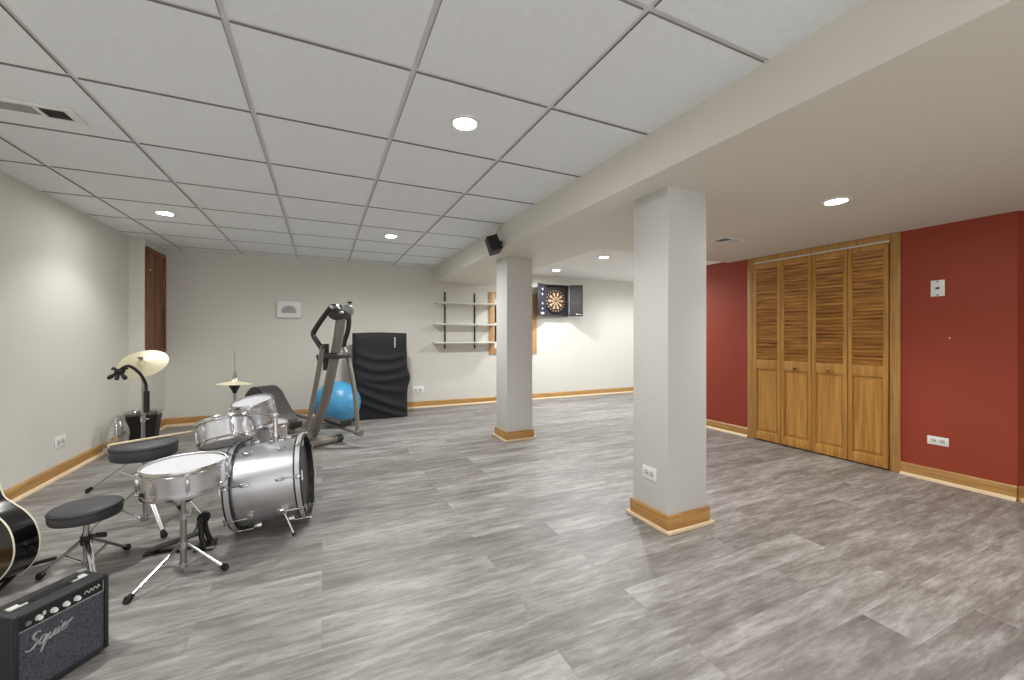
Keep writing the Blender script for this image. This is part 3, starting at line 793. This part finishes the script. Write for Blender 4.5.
# ------------------------------------------------------------------ cymbal stand with crash cymbal
cx_, cy_ = -1.345, 4.36
t = thing('cymbal_stand', 'straight chrome cymbal stand near the left wall', 'stand', (cx_, cy_, 0))
m = MB(); m.cyl((cx_, cy_, .05), (cx_, cy_, .55), .013, seg=14); m.cyl((cx_, cy_, .55), (cx_, cy_, .93), .0105, seg=14); m.build('pole', M['steel'], t)
m = MB(); m.cyl((cx_, cy_, .54), (cx_, cy_, .58), .018, seg=14); m.tube([(cx_, cy_, .56), (cx_+.04, cy_, .56)], .006, 8); m.build('height_clamp', M['chrome'], t)
for z0, z1, rr in ((.25, .29, .02), (.05, .08, .018)): m = MB(); m.cyl((cx_, cy_, z0), (cx_, cy_, z1), rr, seg=14); m.build('collar', M['chrome'], t)
tripod(t, (cx_, cy_, .27), [(-1.70, 4.37, .012), (-1.05, 4.02, .012), (-1.08, 4.70, .012)], .065, .008)
cn = Vector((-.06, -.64, .76)).normalized(); cc = Vector((-1.335, 4.31, 1.040))
m = MB(); m.tube([(cx_, cy_, .92), (cx_, cy_, .95), cc-cn*.02, cc+cn*.055], [.010, .008, .006, .004], 10); m.sphere((cx_, cy_, .94), .017, 12); m.build('tilter', M['chrome'], t)
m = MB(); m.X = rot_to(cn, cc); m.cyl((0, 0, .024), (0, 0, .034), .013, seg=14); m.cyl((0, 0, -.012), (0, 0, -.002), .014, seg=14); m.box((0, 0, .043), (.04, .008, .014), None, .003); m.build('wing_nut', M['steel'], t)
def cymbal(name, label, c, n, R, bell=.03):
    m = MB(); m.X = rot_to(n, c)
    pr = [(.007, bell*.72), (R*.06, bell*.70), (R*.13, bell*.42), (R*.18, bell*.12), (R*.3, .0), (R*.6, -.008), (R*.85, -.017), (R, -.024)]
    m.lathe(pr+[(r, z-.0016) for r, z in pr[::-1]]+[pr[0]], 64, None, False, False)
    o = m.build(name, M['cymbal'], None, angle=50); at_base(o)
    return tag(o, label, 'cymbal')
cymbal('crash_cymbal', 'large pale crash cymbal tilted toward the camera by the left wall', cc, cn, .165)

# gooseneck holder clamped beside the cymbal pole
gx, gy = -1.30, 4.285
t = thing('gooseneck_holder', 'black gooseneck arm with lobed clip head beside the crash cymbal', 'holder', (gx, gy, .62))
m = MB(); m.cyl((gx, gy, .63), (gx, gy, .80), .020, seg=14); m.cyl((gx, gy, .60), (gx, gy, .635), .013, seg=14); m.build('sleeve', M['black'], t)
m = MB(); m.box(((gx+cx_)/2, (gy+cy_)/2, .615), (.075, .022, .03), (0, 0, -.75), .004); m.cyl((gx+.0, gy-.03, .615), (gx+.0, gy-.012, .615), .009, seg=10); m.build('clamp', M['steel'], t)
m = MB(); m.tube(smooth_path([(gx, gy, .79), (-1.310, 4.305, .85), (-1.294, 4.238, .873), (-1.286, 4.128, .944), (-1.295, 4.045, .995), (-1.320, 4.008, 1.024), (-1.347, 3.995, 1.015), (-1.370, 4.006, .99)], 5), .011, 10); m.build('gooseneck', M['black'], t)
hc = Vector((-1.372, 4.008, .985))
m = MB(); m.sphere(hc, .028, 16, (1.2, 1, .8)); hd = m.build('clip_head', M['black'], t)
for dx, dz, rr in ((-.045, -.035, .022), (-.012, -.045, .020), (.028, -.042, .022), (-.035, .022, .016), (.03, .022, .016)):
    m = MB(); e = hc+Vector((dx*1.15, -.01 if dz < 0 else .01, dz*1.15)); m.tube([hc, hc+(e-hc)*.6, e, e+Vector((dx*.25, 0, -.012))], [.011, rr*.55, rr*.75, rr*.45], 12); m.build('lobe', M['black'], hd)

# ------------------------------------------------------------------ hi-hat
hx, hy = -.775, 4.77
t = thing('hi_hat_stand', 'slim chrome hi-hat stand with long bare rod, behind the rack toms', 'stand', (hx, hy, 0))
m = MB(); m.cyl((hx, hy, .04), (hx, hy, .72), .0125, seg=14); m.build('pole', M['steel'], t)
m = MB(); m.cyl((hx, hy, .70), (hx, hy, 1.10), .0035, seg=8); m.build('pull_rod', M['steel'], t)
m = MB(); m.lathe([(.016, .690), (.022, .712), (.050, .765), (.052, .790), (.0, .790)], 20, Matrix.Translation((hx, hy, 0)), True, False); m.build('cup', M['black'], t)
m = MB(); m.cyl((hx, hy, .843), (hx, hy, .865), .018, seg=14); m.cyl((hx, hy, .865), (hx, hy, .90), .010, seg=12); m.tube([(hx, hy, .885), (hx+.018, hy, .887)], .005, 8); m.build('clutch', M['steel'], t)
tripod(t, (hx, hy, .30), [(hx-.27, hy-.10, .012), (hx+.22, hy-.17, .012), (hx+.04, hy+.28, .012)], .08, .007)
m = MB(); m.box((hx+.05, hy-.16, .03), (.09, .26, .012), (math.radians(9), 0, .3), .004); m.build('footboard', M['black'], t)
cymbal('hi_hat_cymbal', 'small pale hi-hat cymbal on the slim rod behind the rack toms', (hx, hy, .803), (.05, .04, 1), .155, .055)

# ------------------------------------------------------------------ waste bin and clear bag
bx, by = -1.91, 6.225
t = thing('waste_bin', 'black waste bin with pale liner rim in the far left corner', 'bin', (bx, by, 0))
def rrect(hx_, hy_, r, n=6):
    out = []
    for sx_, sy_, a0 in ((1, 1, 0), (-1, 1, 90), (-1, -1, 180), (1, -1, 270)):
        for k in range(n+1):
            a = math.radians(a0+90*k/n); out.append((sx_*(hx_-r)+r*math.cos(a), sy_*(hy_-r)+r*math.sin(a)))
    return out
def loft(mb, secs, c, cap0=True, cap1=False):
    rings = [[mb._v((c[0]+x, c[1]+y, z)) for x, y in rrect(*s_)] for z, s_ in secs]
    for a, b in zip(rings, rings[1:]):
        for k in range(len(a)): mb._f([a[k], a[(k+1) % len(a)], b[(k+1) % len(a)], b[k]])
    if cap0: mb._f(rings[0][::-1])
    if cap1: mb._f(rings[-1])
m = MB(); loft(m, [(.002, (.112, .10, .04)), (.33, (.145, .13, .045)), (.345, (.152, .137, .045)), (.345, (.142, .127, .045)), (.02, (.105, .093, .04))], (bx, by)); 
m.build('body', M['black'], t)
m = MB(); loft(m, [(.325, (.1545, .1395, .045)), (.365, (.157, .142, .045)), (.372, (.15, .135, .045)), (.350, (.138, .123, .045)), (.20, (.120, .108, .045))], (bx, by), False); m.build('liner', M['clear'], t)
def blob(u, v):
    a = 2*PI*u; z = .40*v
    r = .17*(math.sin(PI*(.12+.86*v)))**.6*(1+.10*math.sin(5*a+3*v)+.05*math.sin(11*a+9*v))
    return (-1.985+r*.58*math.cos(a)+.02*v, 5.68+r*.9*math.sin(a), z+.003+.012*math.sin(4*a)*v)
m = MB(); m.grid(blob, 48, 18, True); o = m.build('plastic_bag', M['clear'], None, angle=60); at_base(o)
tag(o, 'clear plastic bag standing against the left wall beside the black bin', 'bag')

# ------------------------------------------------------------------ exercise ball
o = MB().sphere((.19, 6.20, .312), .312, 64, (1, 1, .985)).build('exercise_ball', M['ball'], None, angle=180); at_base(o)
tag(o, 'blue inflated exercise ball behind the elliptical trainer', 'ball')
m = MB()
for k in range(7):
    z = .312+.312*.985*math.sin((k-3)*.20); r = .3125*math.cos((k-3)*.20); m.torus(r, .0016, Matrix.Translation((.19, 6.20, z)), 64, 6)
m.build('ridge', M['ball'], o); 
m = MB(); m.cyl((.19-.148, 6.20-.270, .315), (.19-.152, 6.20-.278, .315), .012, seg=12); m.build('plug', M['whiteplas'], o)

# ------------------------------------------------------------------ draped black cover
t = thing('covered_machine', 'tall black cloth cover draped over an upright machine at the back wall', 'covered machine', (.82, 6.66, 0))
CX0, CX1, CY0, CY1, CH = .430, 1.195, 6.45, 6.84, 1.295
def cov_front(u, v):
    x = CX0+(CX1-CX0)*u; z = .012+(CH-.012)*v
    bul = .045*math.exp(-((z-.60)/.13)**2)*u**4
    x += bul - .03*(1-v)*(1-u)*0 + (.012*(1-v))*u
    sag = 0
    for zc, sl, amp, w, cur in ((1.00, -.05, .026, .045, .10), (.84, -.04, .034, .05, .11), (.66, -.02, .032, .05, .08), (.50, -.20, .026, .045, .05), (.30, -.34, .032, .05, .03), (.15, -.30, .022, .04, .02)):
        zz = z-(zc+sl*(u-.5)-cur*(1-(2*u-1)**2))
        sag += amp*math.exp(-(zz/w)**2)*(.35+.65*math.sin(PI*min(1, max(0, u*.9+.05))))
    sag += .010*math.sin(9*x+3*z)*(1-v)
    y = CY0-.02-sag+.05*(v-.5)*.3
    ed = min(u, 1-u, 1-v)
    y += .03*math.exp(-ed/.03)
    return (x, y, z)
m = MB(); m.grid(cov_front, 60, 90)
def cov_side(side):
    def fn(u, v):
        x, y, z = cov_front(side, v)
        yy = y+(CY1-y)*u
        return (x+(.012*math.sin(14*u+4*z)*math.sin(PI*u))*(1 if side else -1), yy, z)
    return fn
m.grid(cov_side(0.), 12, 90); m.grid(cov_side(1.), 12, 90)
def cov_top(u, v):
    x, y, z = cov_front(u, 1.)
    return (x, y+(CY1-y)*v, z+.012*math.sin(PI*v)*math.sin(PI*u))
m.grid(cov_top, 60, 10)
m.grid(lambda u, v: (cov_front(u, v)[0], CY1, cov_front(u, v)[2]), 60, 90)
bmesh.ops.remove_doubles(m.bm, verts=m.bm.verts, dist=.0006)
cv = m.build('cloth_cover', M['cloth'], t, angle=60)
m = MB()
for k in range(9):
    z = 1.075+k*.0175; m.b2((1.0, CY0-.030, z), (1.023-(.006 if k % 3 == 1 else 0), CY0-.022, z+.012))
m.build('printed_mark', M['offwhite'], cv)
m = MB()
m.bm.free()
for px_, py_ in ((.5, 6.55), (1.13, 6.55), (.5, 6.78), (1.13, 6.78)): m = MB(); m.box((px_, py_, .02), (.05, .05, .04), None, .005); m.build('foot', M['rubber'], t)

# ------------------------------------------------------------------ elliptical trainer
EO = Vector((-.10, 5.30, 0)); FA = Vector((.5, -.85, 0)).normalized(); FB = Vector((.85, .5, 0)).normalized()
def E(a, b, z): return EO+FA*a+FB*b+Vector((0, 0, z))      # a: toward the console end, b: sideways, z: up
t = thing('elliptical_trainer', 'grey and black elliptical trainer in front of the blue ball', 'elliptical trainer', EO)
m = MB(); m.tube([E(.20, -.20, .045), E(.20, .20, .045)], .040, 16); m.tube([E(-1.15, -.28, .04), E(-1.15, .22, .04)], .034, 14)
m.tube([E(.20, 0, .05), E(-.5, 0, .07), E(-1.15, 0, .06)], .036, 14)
fr = m.build('base_frame', M['egrey'], t)
for b, s_ in ((-.21, -1), (.21, 1)):
    m = MB(); m.tube([E(.20, b-s_*.035, .046), E(.20, b+s_*.03, .046)], .046, 16); m.build('end_cap', M['edark'], fr)
# rear flywheel housing: round hump sloping toward the console
HC = -1.05
def hull(off):
    P = []
    for k in range(15):
        a = math.radians(200-k*11.5); P.append((HC+(.30+off)*math.cos(a), .30+(.30+off)*math.sin(a)))
    P += [(-.84+off*.7, .50+off*.7), (-.60+off, .31+off*.5), (-.50+off, .23+off*.3), (-.48+off, .18), (-.48+off, .06-off), (-.7, .055-off), (-1.2, .055-off)]
    return P
XE = Matrix.Translation(EO) @ Matrix(((FA.x, FB.x, 0), (FA.y, FB.y, 0), (0, 0, 1))).to_4x4()
m = MB(); m.X = XE; m.prism(hull(0), -.17, .07); hs = m.build('housing', M['edark'], t)
for y, s_ in ((-.17, -1), (.07, 1)):
    m = MB(); m.X = XE; m.prism(hull(-.03), y+s_*.001, y+s_*.03); m.build('side_cover', M['edark'], hs)
    m = MB(); m.X = XE; y2 = y+s_*.033
    m.prism([(-.80, .40), (-.56, .20), (-.78, .13), (-.90, .22)], y2-.002, y2+.002); m.build('inset_panel', M['eblack'], hs)
    m = MB(); m.X = XE; m.lathe([(0, 0), (.10, 0), (.10, .014), (.03, .02), (0, .02)], 28, Matrix.Translation((HC, y+s_*.031, .30)) @ Matrix.Rotation(-s_*PI/2, 4, 'X'), False, False)
    m.box((HC+.08*s_, y+s_*.055, .30), (.22, .02, .04), None, .006); m.build('crank', M['eblack'], hs)
# mast leaning toward the console
mp = [E(-.02, 0, .06), E(.13, 0, .29), E(.29, 0, .59), E(.43, 0, .98), E(.51, 0, 1.21), E(.56, 0, 1.42), E(.58, 0, 1.50)]
m = MB(); m.tube(smooth_path(mp, 6), .052, 16); m.build('mast', M['egrey'], t)
m = MB(); m.tube([E(.33, -.04, 1.16), E(.33, -.03, 1.02)], [.040, .03], 14); m.tube([E(.33, -.03, 1.02), E(.33, -.03, .87)], .034, 14); m.build('bottle_holder', M['eblack'], t)
m = MB(); m.tube(smooth_path([E(.42, -.195, 1.015), E(.47, -.10, 1.035), E(.50, 0, 1.03), E(.47, .10, 1.035), E(.41, .20, 1.03)], 4), .033, 14); m.build('pivot_bar', M['edark'], t)
# console
m = MB(); m.X = XE; m.sphere((.56, -.01, 1.475), .085, 20, (.9, 1.5, .72)); cb = m.build('console_body', M['edark'], t)
m = MB(); m.X = XE; m.sphere((.56, -.055, 1.525), .062, 20, (1, 1, .8)); m.build('console_pod', M['edark'], cb)
m = MB(); m.X = XE; m.lathe([(0, -.05), (.045, -.048), (.062, -.03), (.066, 0), (.058, .035), (.03, .058), (0, .062)], 24, Matrix.Translation((.585, .075, 1.535)) @ Matrix.Rotation(-.35, 4, 'X')); m.build('console_pod', M['esilver'], cb)
m = MB(); m.X = XE; m.box((.49, 0, 1.56), (.02, .13, .09), (0, -.5, 0), .008); m.build('display', M['screen'], cb)
m = MB(); m.tube([E(.60, .083, 1.585), E(.60, .085, 1.615)], .012, 10); m.box(E(.60, .085, 1.62), (.045, .03, .018), (0, 0, .4), .004); m.build('knob', M['eblack'], cb)
for lo, up in (([E(.207, -.18, .17), E(.288, -.18, .443), E(.406, -.18, .778), E(.50, -.18, 1.09), E(.515, -.18, 1.125)],
                [E(.51, -.18, 1.11), E(.44, -.185, 1.17), E(.345, -.185, 1.265), E(.40, -.18, 1.345), E(.53, -.175, 1.455), E(.66, -.17, 1.555)]),
               ([E(.575, .20, .17), E(.526, .2, .581), E(.412, .2, .951), E(.32, .2, 1.10), E(.305, .2, 1.135)],
                [E(.31, .2, 1.12), E(.325, .2, 1.19), E(.383, .2, 1.296), E(.41, .2, 1.40), E(.415, .195, 1.49)])):
    m = MB(); m.tube(smooth_path(lo, 5), .026, 14); ar = m.build('swing_arm', M['egrey'], t)
    m = MB(); m.tube(smooth_path(up, 6), .027, 12); m.build('handle_grip', M['eblack'], ar)
for b, a0, z1 in ((-.18, .20, .30), (.20, .575, .24)):
    m = MB(); m.tube([E(a0, b, .165), E(a0-.45, b*1.02, .19), E(HC+.12, b*1.05-.03, z1)], .024, 12); rl = m.build('pedal_rail', M['egrey'], t)
    m = MB(); m.X = XE; m.box((a0-.42, b*1.02, .235), (.38, .13, .035), (0, .08, 0), .012, 3); m.box((a0-.22, b*1.02, .245), (.02, .13, .07), (0, .08, 0), .006); m.build('pedal', M['eblack'], rl)
    m = MB(); m.tube([E(a0-.03, b, .165), E(a0+.06, b, .160)], .036, 14); m.build('rail_joint', M['egrey'], rl)

# ------------------------------------------------------------------ acoustic guitar on a stand at the left edge
GC = (-1.492, 2.83, .045)
t = thing('acoustic_guitar', 'black acoustic guitar with cream edging at the left edge', 'guitar', GC, math.radians(-25))
half = [(0, 0), (.06, .004), (.13, .022), (.190, .080), (.208, .155), (.188, .235), (.140, .300), (.112, .345), (.116, .395), (.136, .440), (.130, .485), (.090, .515), (.04, .522), (0, .522)]
hp = smooth_path([(x, 0, z) for x, z in half], 5)
cut = [(0, 0), (.06, .004), (.13, .022), (.190, .080), (.208, .155), (.192, .235), (.150, .300), (.098, .350), (.055, .392), (.036, .440), (.033, .500), (.030, .522), (0, .522)]
rp = smooth_path([(x, 0, z) for x, z in cut], 5)
poly = [(p.x, p.z) for p in rp] + [(-p.x, p.z) for p in hp[-2:0:-1]]
TI = Matrix.Rotation(math.radians(-15), 4, 'Y') @ Matrix.Rotation(math.radians(-7), 4, 'X')
m = MB(); m.X = TI; m.prism(poly, 0, .105); bo = m.build('body', M['guitar'], t, False)
for y, nm in ((.0, 'front_binding'), (.105, 'back_binding')):
    m = MB(); m.X = TI; m.tube([(x*1.003, y, z) for x, z in poly], .0035, 6, closed=True); m.build(nm, M['binding'], bo, False)
m = MB(); m.X = TI; m.lathe([(.0, -.0012), (.048, -.0012), (.048, -.0004), (0, -.0004)], 36, Matrix.Translation((0, 0, .33)) @ Matrix.Rotation(PI/2, 4, 'X'), False, False); sh = m.build('soundhole', M['void'], bo, False)
m = MB(); m.X = TI; m.torus(.056, .003, Matrix.Translation((0, -.001, .33)) @ Matrix.Rotation(PI/2, 4, 'X'), 40, 6); m.build('rosette', M['binding'], bo, False)
m = MB(); m.X = TI; m.box((0, -.006, .16), (.15, .012, .025), None, .003); br_ = m.build('bridge', M['rosewood'], t, False)
m = MB(); m.X = TI; m.box((0, -.014, .165), (.075, .004, .003)); m.build('saddle', M['binding'], br_, False)
m = MB(); m.X = TI; m.prism([(-.027, .40), (.027, .40), (.022, .90), (-.022, .90)], -.014, -.001); m.prism([(-.026, .50), (.026, .50), (.021, .90), (-.021, .90)], -.001, .018); nk = m.build('neck', M['rosewood'], t, False)
m = MB(); m.X = TI
for i in range(16): z = .42+.48*(1-2**(-i/12))/(1-2**(-15/12)); m.box((0, -.0148, z), (.05-.008*(z-.4)*2, .002, .002))
m.build('frets', M['steel'], nk, False)
m = MB(); m.X = TI; m.prism([(-.024, .90), (.024, .90), (.036, .93), (.030, 1.07), (-.030, 1.07), (-.036, .93)], -.006, .012); hdk = m.build('headstock', M['guitar'], t, False)
for s_ in (-1, 1):
    for i in range(3):
        m = MB(); m.X = TI; z = .95+i*.042; m.cyl((s_*.034, .003, z), (s_*.056, .003, z), .003, seg=8); m.box((s_*.060, .003, z), (.012, .007, .016), None, .003); m.build('tuning_peg', M['chrome'], hdk, False)
m = MB(); m.X = TI
for i in range(6): m.tube([((i-2.5)*.011, -.0165, .165), ((i-2.5)*.0065, -.0175, .90)], .0007, 5)
m.build('strings', M['steel'], t, False)
ts = thing('guitar_stand', 'black tubular guitar stand under the acoustic guitar', 'stand', (GC[0], GC[1], 0), math.radians(-25))
m = MB(); m.tube(smooth_path([(-.16, -.16, .012), (0, .16, .055), (.16, -.16, .012)], 8), .010, 10)
m.tube([(0, .16, .055), (-.02, .19, .24)], .011, 10); m.tube([(0, .16, .055), (0, .34, .012)], .010, 10); m.build('frame', M['black'], ts, False)
for s_ in (-1, 1):
    m = MB(); m.tube([(s_*.06, .155, .06), (s_*.07, .04, .062), (s_*.07, -.05, .064), (s_*.07, -.062, .09)], .010, 10); m.build('cradle_arm', M['rubber'], ts, False)
    m = MB(); m.tube([(s_*.155, -.15, .012), (s_*.175, -.185, .012)], .012, 10); m.build('rubber_foot', M['rubber'], ts, False)
m = MB(); m.tube([(-.09, .185, .24), (-.02, .19, .245), (.05, .185, .24)], .010, 10); m.build('back_rest', M['rubber'], ts, False)

# ------------------------------------------------------------------ practice amplifier (local x: width, y: depth inward, z: up)
AW, AD, AH = .272, .142, .292
t = thing('guitar_amplifier', 'small black guitar amplifier with silver script logo in the front left corner', 'amplifier', (-.770, 2.155, 0), math.radians(0))
u1 = Vector((.60, .80, 0)).normalized(); ang = math.atan2(u1.y, u1.x)
t.rotation_euler.z = ang
X0 = Matrix.Identity(4)     # local frame: x from -AW (left) to 0 (right end)
fz = .012
m = MB()
m.b2((-AW, .016, fz), (0, AD, fz+AH), .008, 3)
for lo, hi in (((-AW, fz), (-AW+.014, fz+AH)), ((-.014, fz), (0, fz+AH)), ((-AW+.0135, fz), (-.0135, fz+.014)), ((-AW+.0135, fz+AH-.014), (-.0135, fz+AH))):
    m.b2((lo[0], 0, lo[1]), (hi[0], .022, hi[1]), .004)
cabn = m.build('cabinet', M['tolex'], t, False)
pz = fz+AH-.060
m = MB(); m.b2((-AW+.0145, .006, fz+.0145), (-.0145, .0155, pz)); gr = m.build('grille_cloth', M['grille'], t, False); gr['label'] = 'speckled grey grille cloth'
m = MB(); m.tube([(-AW+.016, .006, pz), (-.016, .006, pz)], .0028, 8); m.tube([(-.0165, .006, pz), (-.0165, .006, fz+AH-.018)], .0020, 8); m.build('silver_piping', M['esilver'], gr, False)
m = MB(); m.b2((-AW+.0145, .010, pz+.002), (-.0145, .0158, fz+AH-.0145)); pn = m.build('control_panel', M['black'], t, False)
for i, kx in enumerate((-.205, -.165, -.130, -.098)):
    kz = pz+.020
    m = MB(); m.lathe([(.0095, 0), (.0085, .008), (.0065, .014), (.0, .0145)], 18, Matrix.Translation((kx, .0098, kz)) @ Matrix.Rotation(PI/2, 4, 'X'), True, False); m.build('knob', M['whiteplas'], pn, False)
m = MB(); m.lathe([(.008, 0), (.008, .004), (.004, .004), (.004, .001)], 14, Matrix.Translation((-.232, .0098, pz+.018)) @ Matrix.Rotation(PI/2, 4, 'X'), True, True); m.build('input_jack', M['steel'], pn, False)
m = MB(); m.b2((-.194, .007, pz+.020), (-.186, .0099, pz+.034), .001); m.build('switch', M['offwhite'], pn, False)
m = MB()
sq = [(-.075, .020), (-.068, .030), (-.060, .018), (-.054, .031), (-.048, .020), (-.042, .032), (-.034, .020), (-.030, .033), (-.025, .022)]
m.tube(smooth_path([(x, .0088, pz+z) for x, z in sq], 4), .0014, 6); m.build('panel_script', M['offwhite'], pn, False)
# script logo on the grille
m = MB()
def logo(strokes, ox, oz, s, slope):
    for st_ in strokes:
        pts = [(ox+(x+.25*z)*s, .0045, oz+(z+slope*x)*s) for x, z in st_]
        P = smooth_path(pts, 5); n = len(P)
        m.tube(P, [.0020+.0020*math.sin(PI*i/(n-1)) for i in range(n)], 6)
logo([
    [(.95, 1.62), (.80, 1.85), (.45, 1.85), (.22, 1.55), (.40, 1.20), (.75, .85), (.80, .40), (.45, .02), (.0, .05), (-.25, .35)],   # S
    [(1.75, .80), (1.45, .95), (1.15, .60), (1.20, .12), (1.55, .10), (1.80, .80), (1.74, .1), (1.66, -.60), (1.62, -1.0), (1.72, -.95), (1.9, -.05)],   # q
    [(1.9, -.05), (2.05, .40), (2.12, .85), (2.08, .30), (2.25, .05), (2.55, .35), (2.68, .85), (2.64, .25), (2.80, .05), (2.95, .25)],   # u
    [(3.05, .85), (3.02, .25), (3.15, .05), (3.32, .25)],   # i
    [(3.12, 1.25), (3.17, 1.32), (3.22, 1.28)],
    [(3.32, .30), (3.75, .60), (3.70, .90), (3.45, .80), (3.40, .30), (3.60, .05), (3.92, .20)],   # e
    [(3.98, .02), (4.05, .50), (4.10, .85), (4.15, .65), (4.40, .92), (4.55, .80)],   # r
], -AW+.034, fz+.155, .0265, .10)
lg = m.build('script_logo', M['esilver'], gr, False); lg['label'] = 'silver cursive logo'
# strap handle with end plates, corners, feet
for xx in (-AW+.045, -.055):
    m = MB(); m.b2((xx-.024, AD*.42, fz+AH), (xx+.024, AD*.42+.026, fz+AH+.007), .003); m.build('handle_plate', M['offwhite'], t, False)
m = MB(); m.tube(smooth_path([(-AW+.05, AD*.42+.013, fz+AH+.008), (-AW+.09, AD*.42+.013, fz+AH+.012), (-.10, AD*.42+.013, fz+AH+.012), (-.06, AD*.42+.013, fz+AH+.008)], 5), .009, 10, flat=.45); m.build('strap_handle', M['rubber'], t, False)
for xx in (-AW+.02, -.02):
    for yy in (.03, AD-.02):
        m = MB(); m.cyl((xx, yy, 0), (xx, yy, fz+.002), .010, .012, 12); m.build('foot', M['rubber'], t, False)
for xx in (-AW+.010, -.010):
    m = MB(); m.box((xx, AD-.012, fz+AH-.004), (.026, .026, .014), None, .004); m.build('corner_guard', M['esilver'] if xx > -.1 else M['black'], t, False)

# ------------------------------------------------------------------ camera and view
cam = bpy.data.cameras.new('camera'); co = bpy.data.objects.new('camera', cam); COL.objects.link(co)
co.location = (0, 0, 1.25); co.rotation_euler = (PI/2, 0, -math.radians(24.95))
cam.sensor_fit = 'HORIZONTAL'; cam.sensor_width = 36; cam.lens = 36*408.3/1024
cam.shift_y = (336-340)/1024*1.0
cam.clip_start = .05
SC.camera = co
w = bpy.data.worlds.new('world'); SC.world = w; w.use_nodes = True
w.node_tree.nodes['Background'].inputs['Color'].default_value = (1, .99, .97, 1)
w.node_tree.nodes['Background'].inputs['Strength'].default_value = 1.3
vs = SC.view_settings
vs.view_transform = 'Standard'; vs.look = 'None'; vs.gamma = 1; vs.use_curve_mapping = False
vs.exposure = 0.21
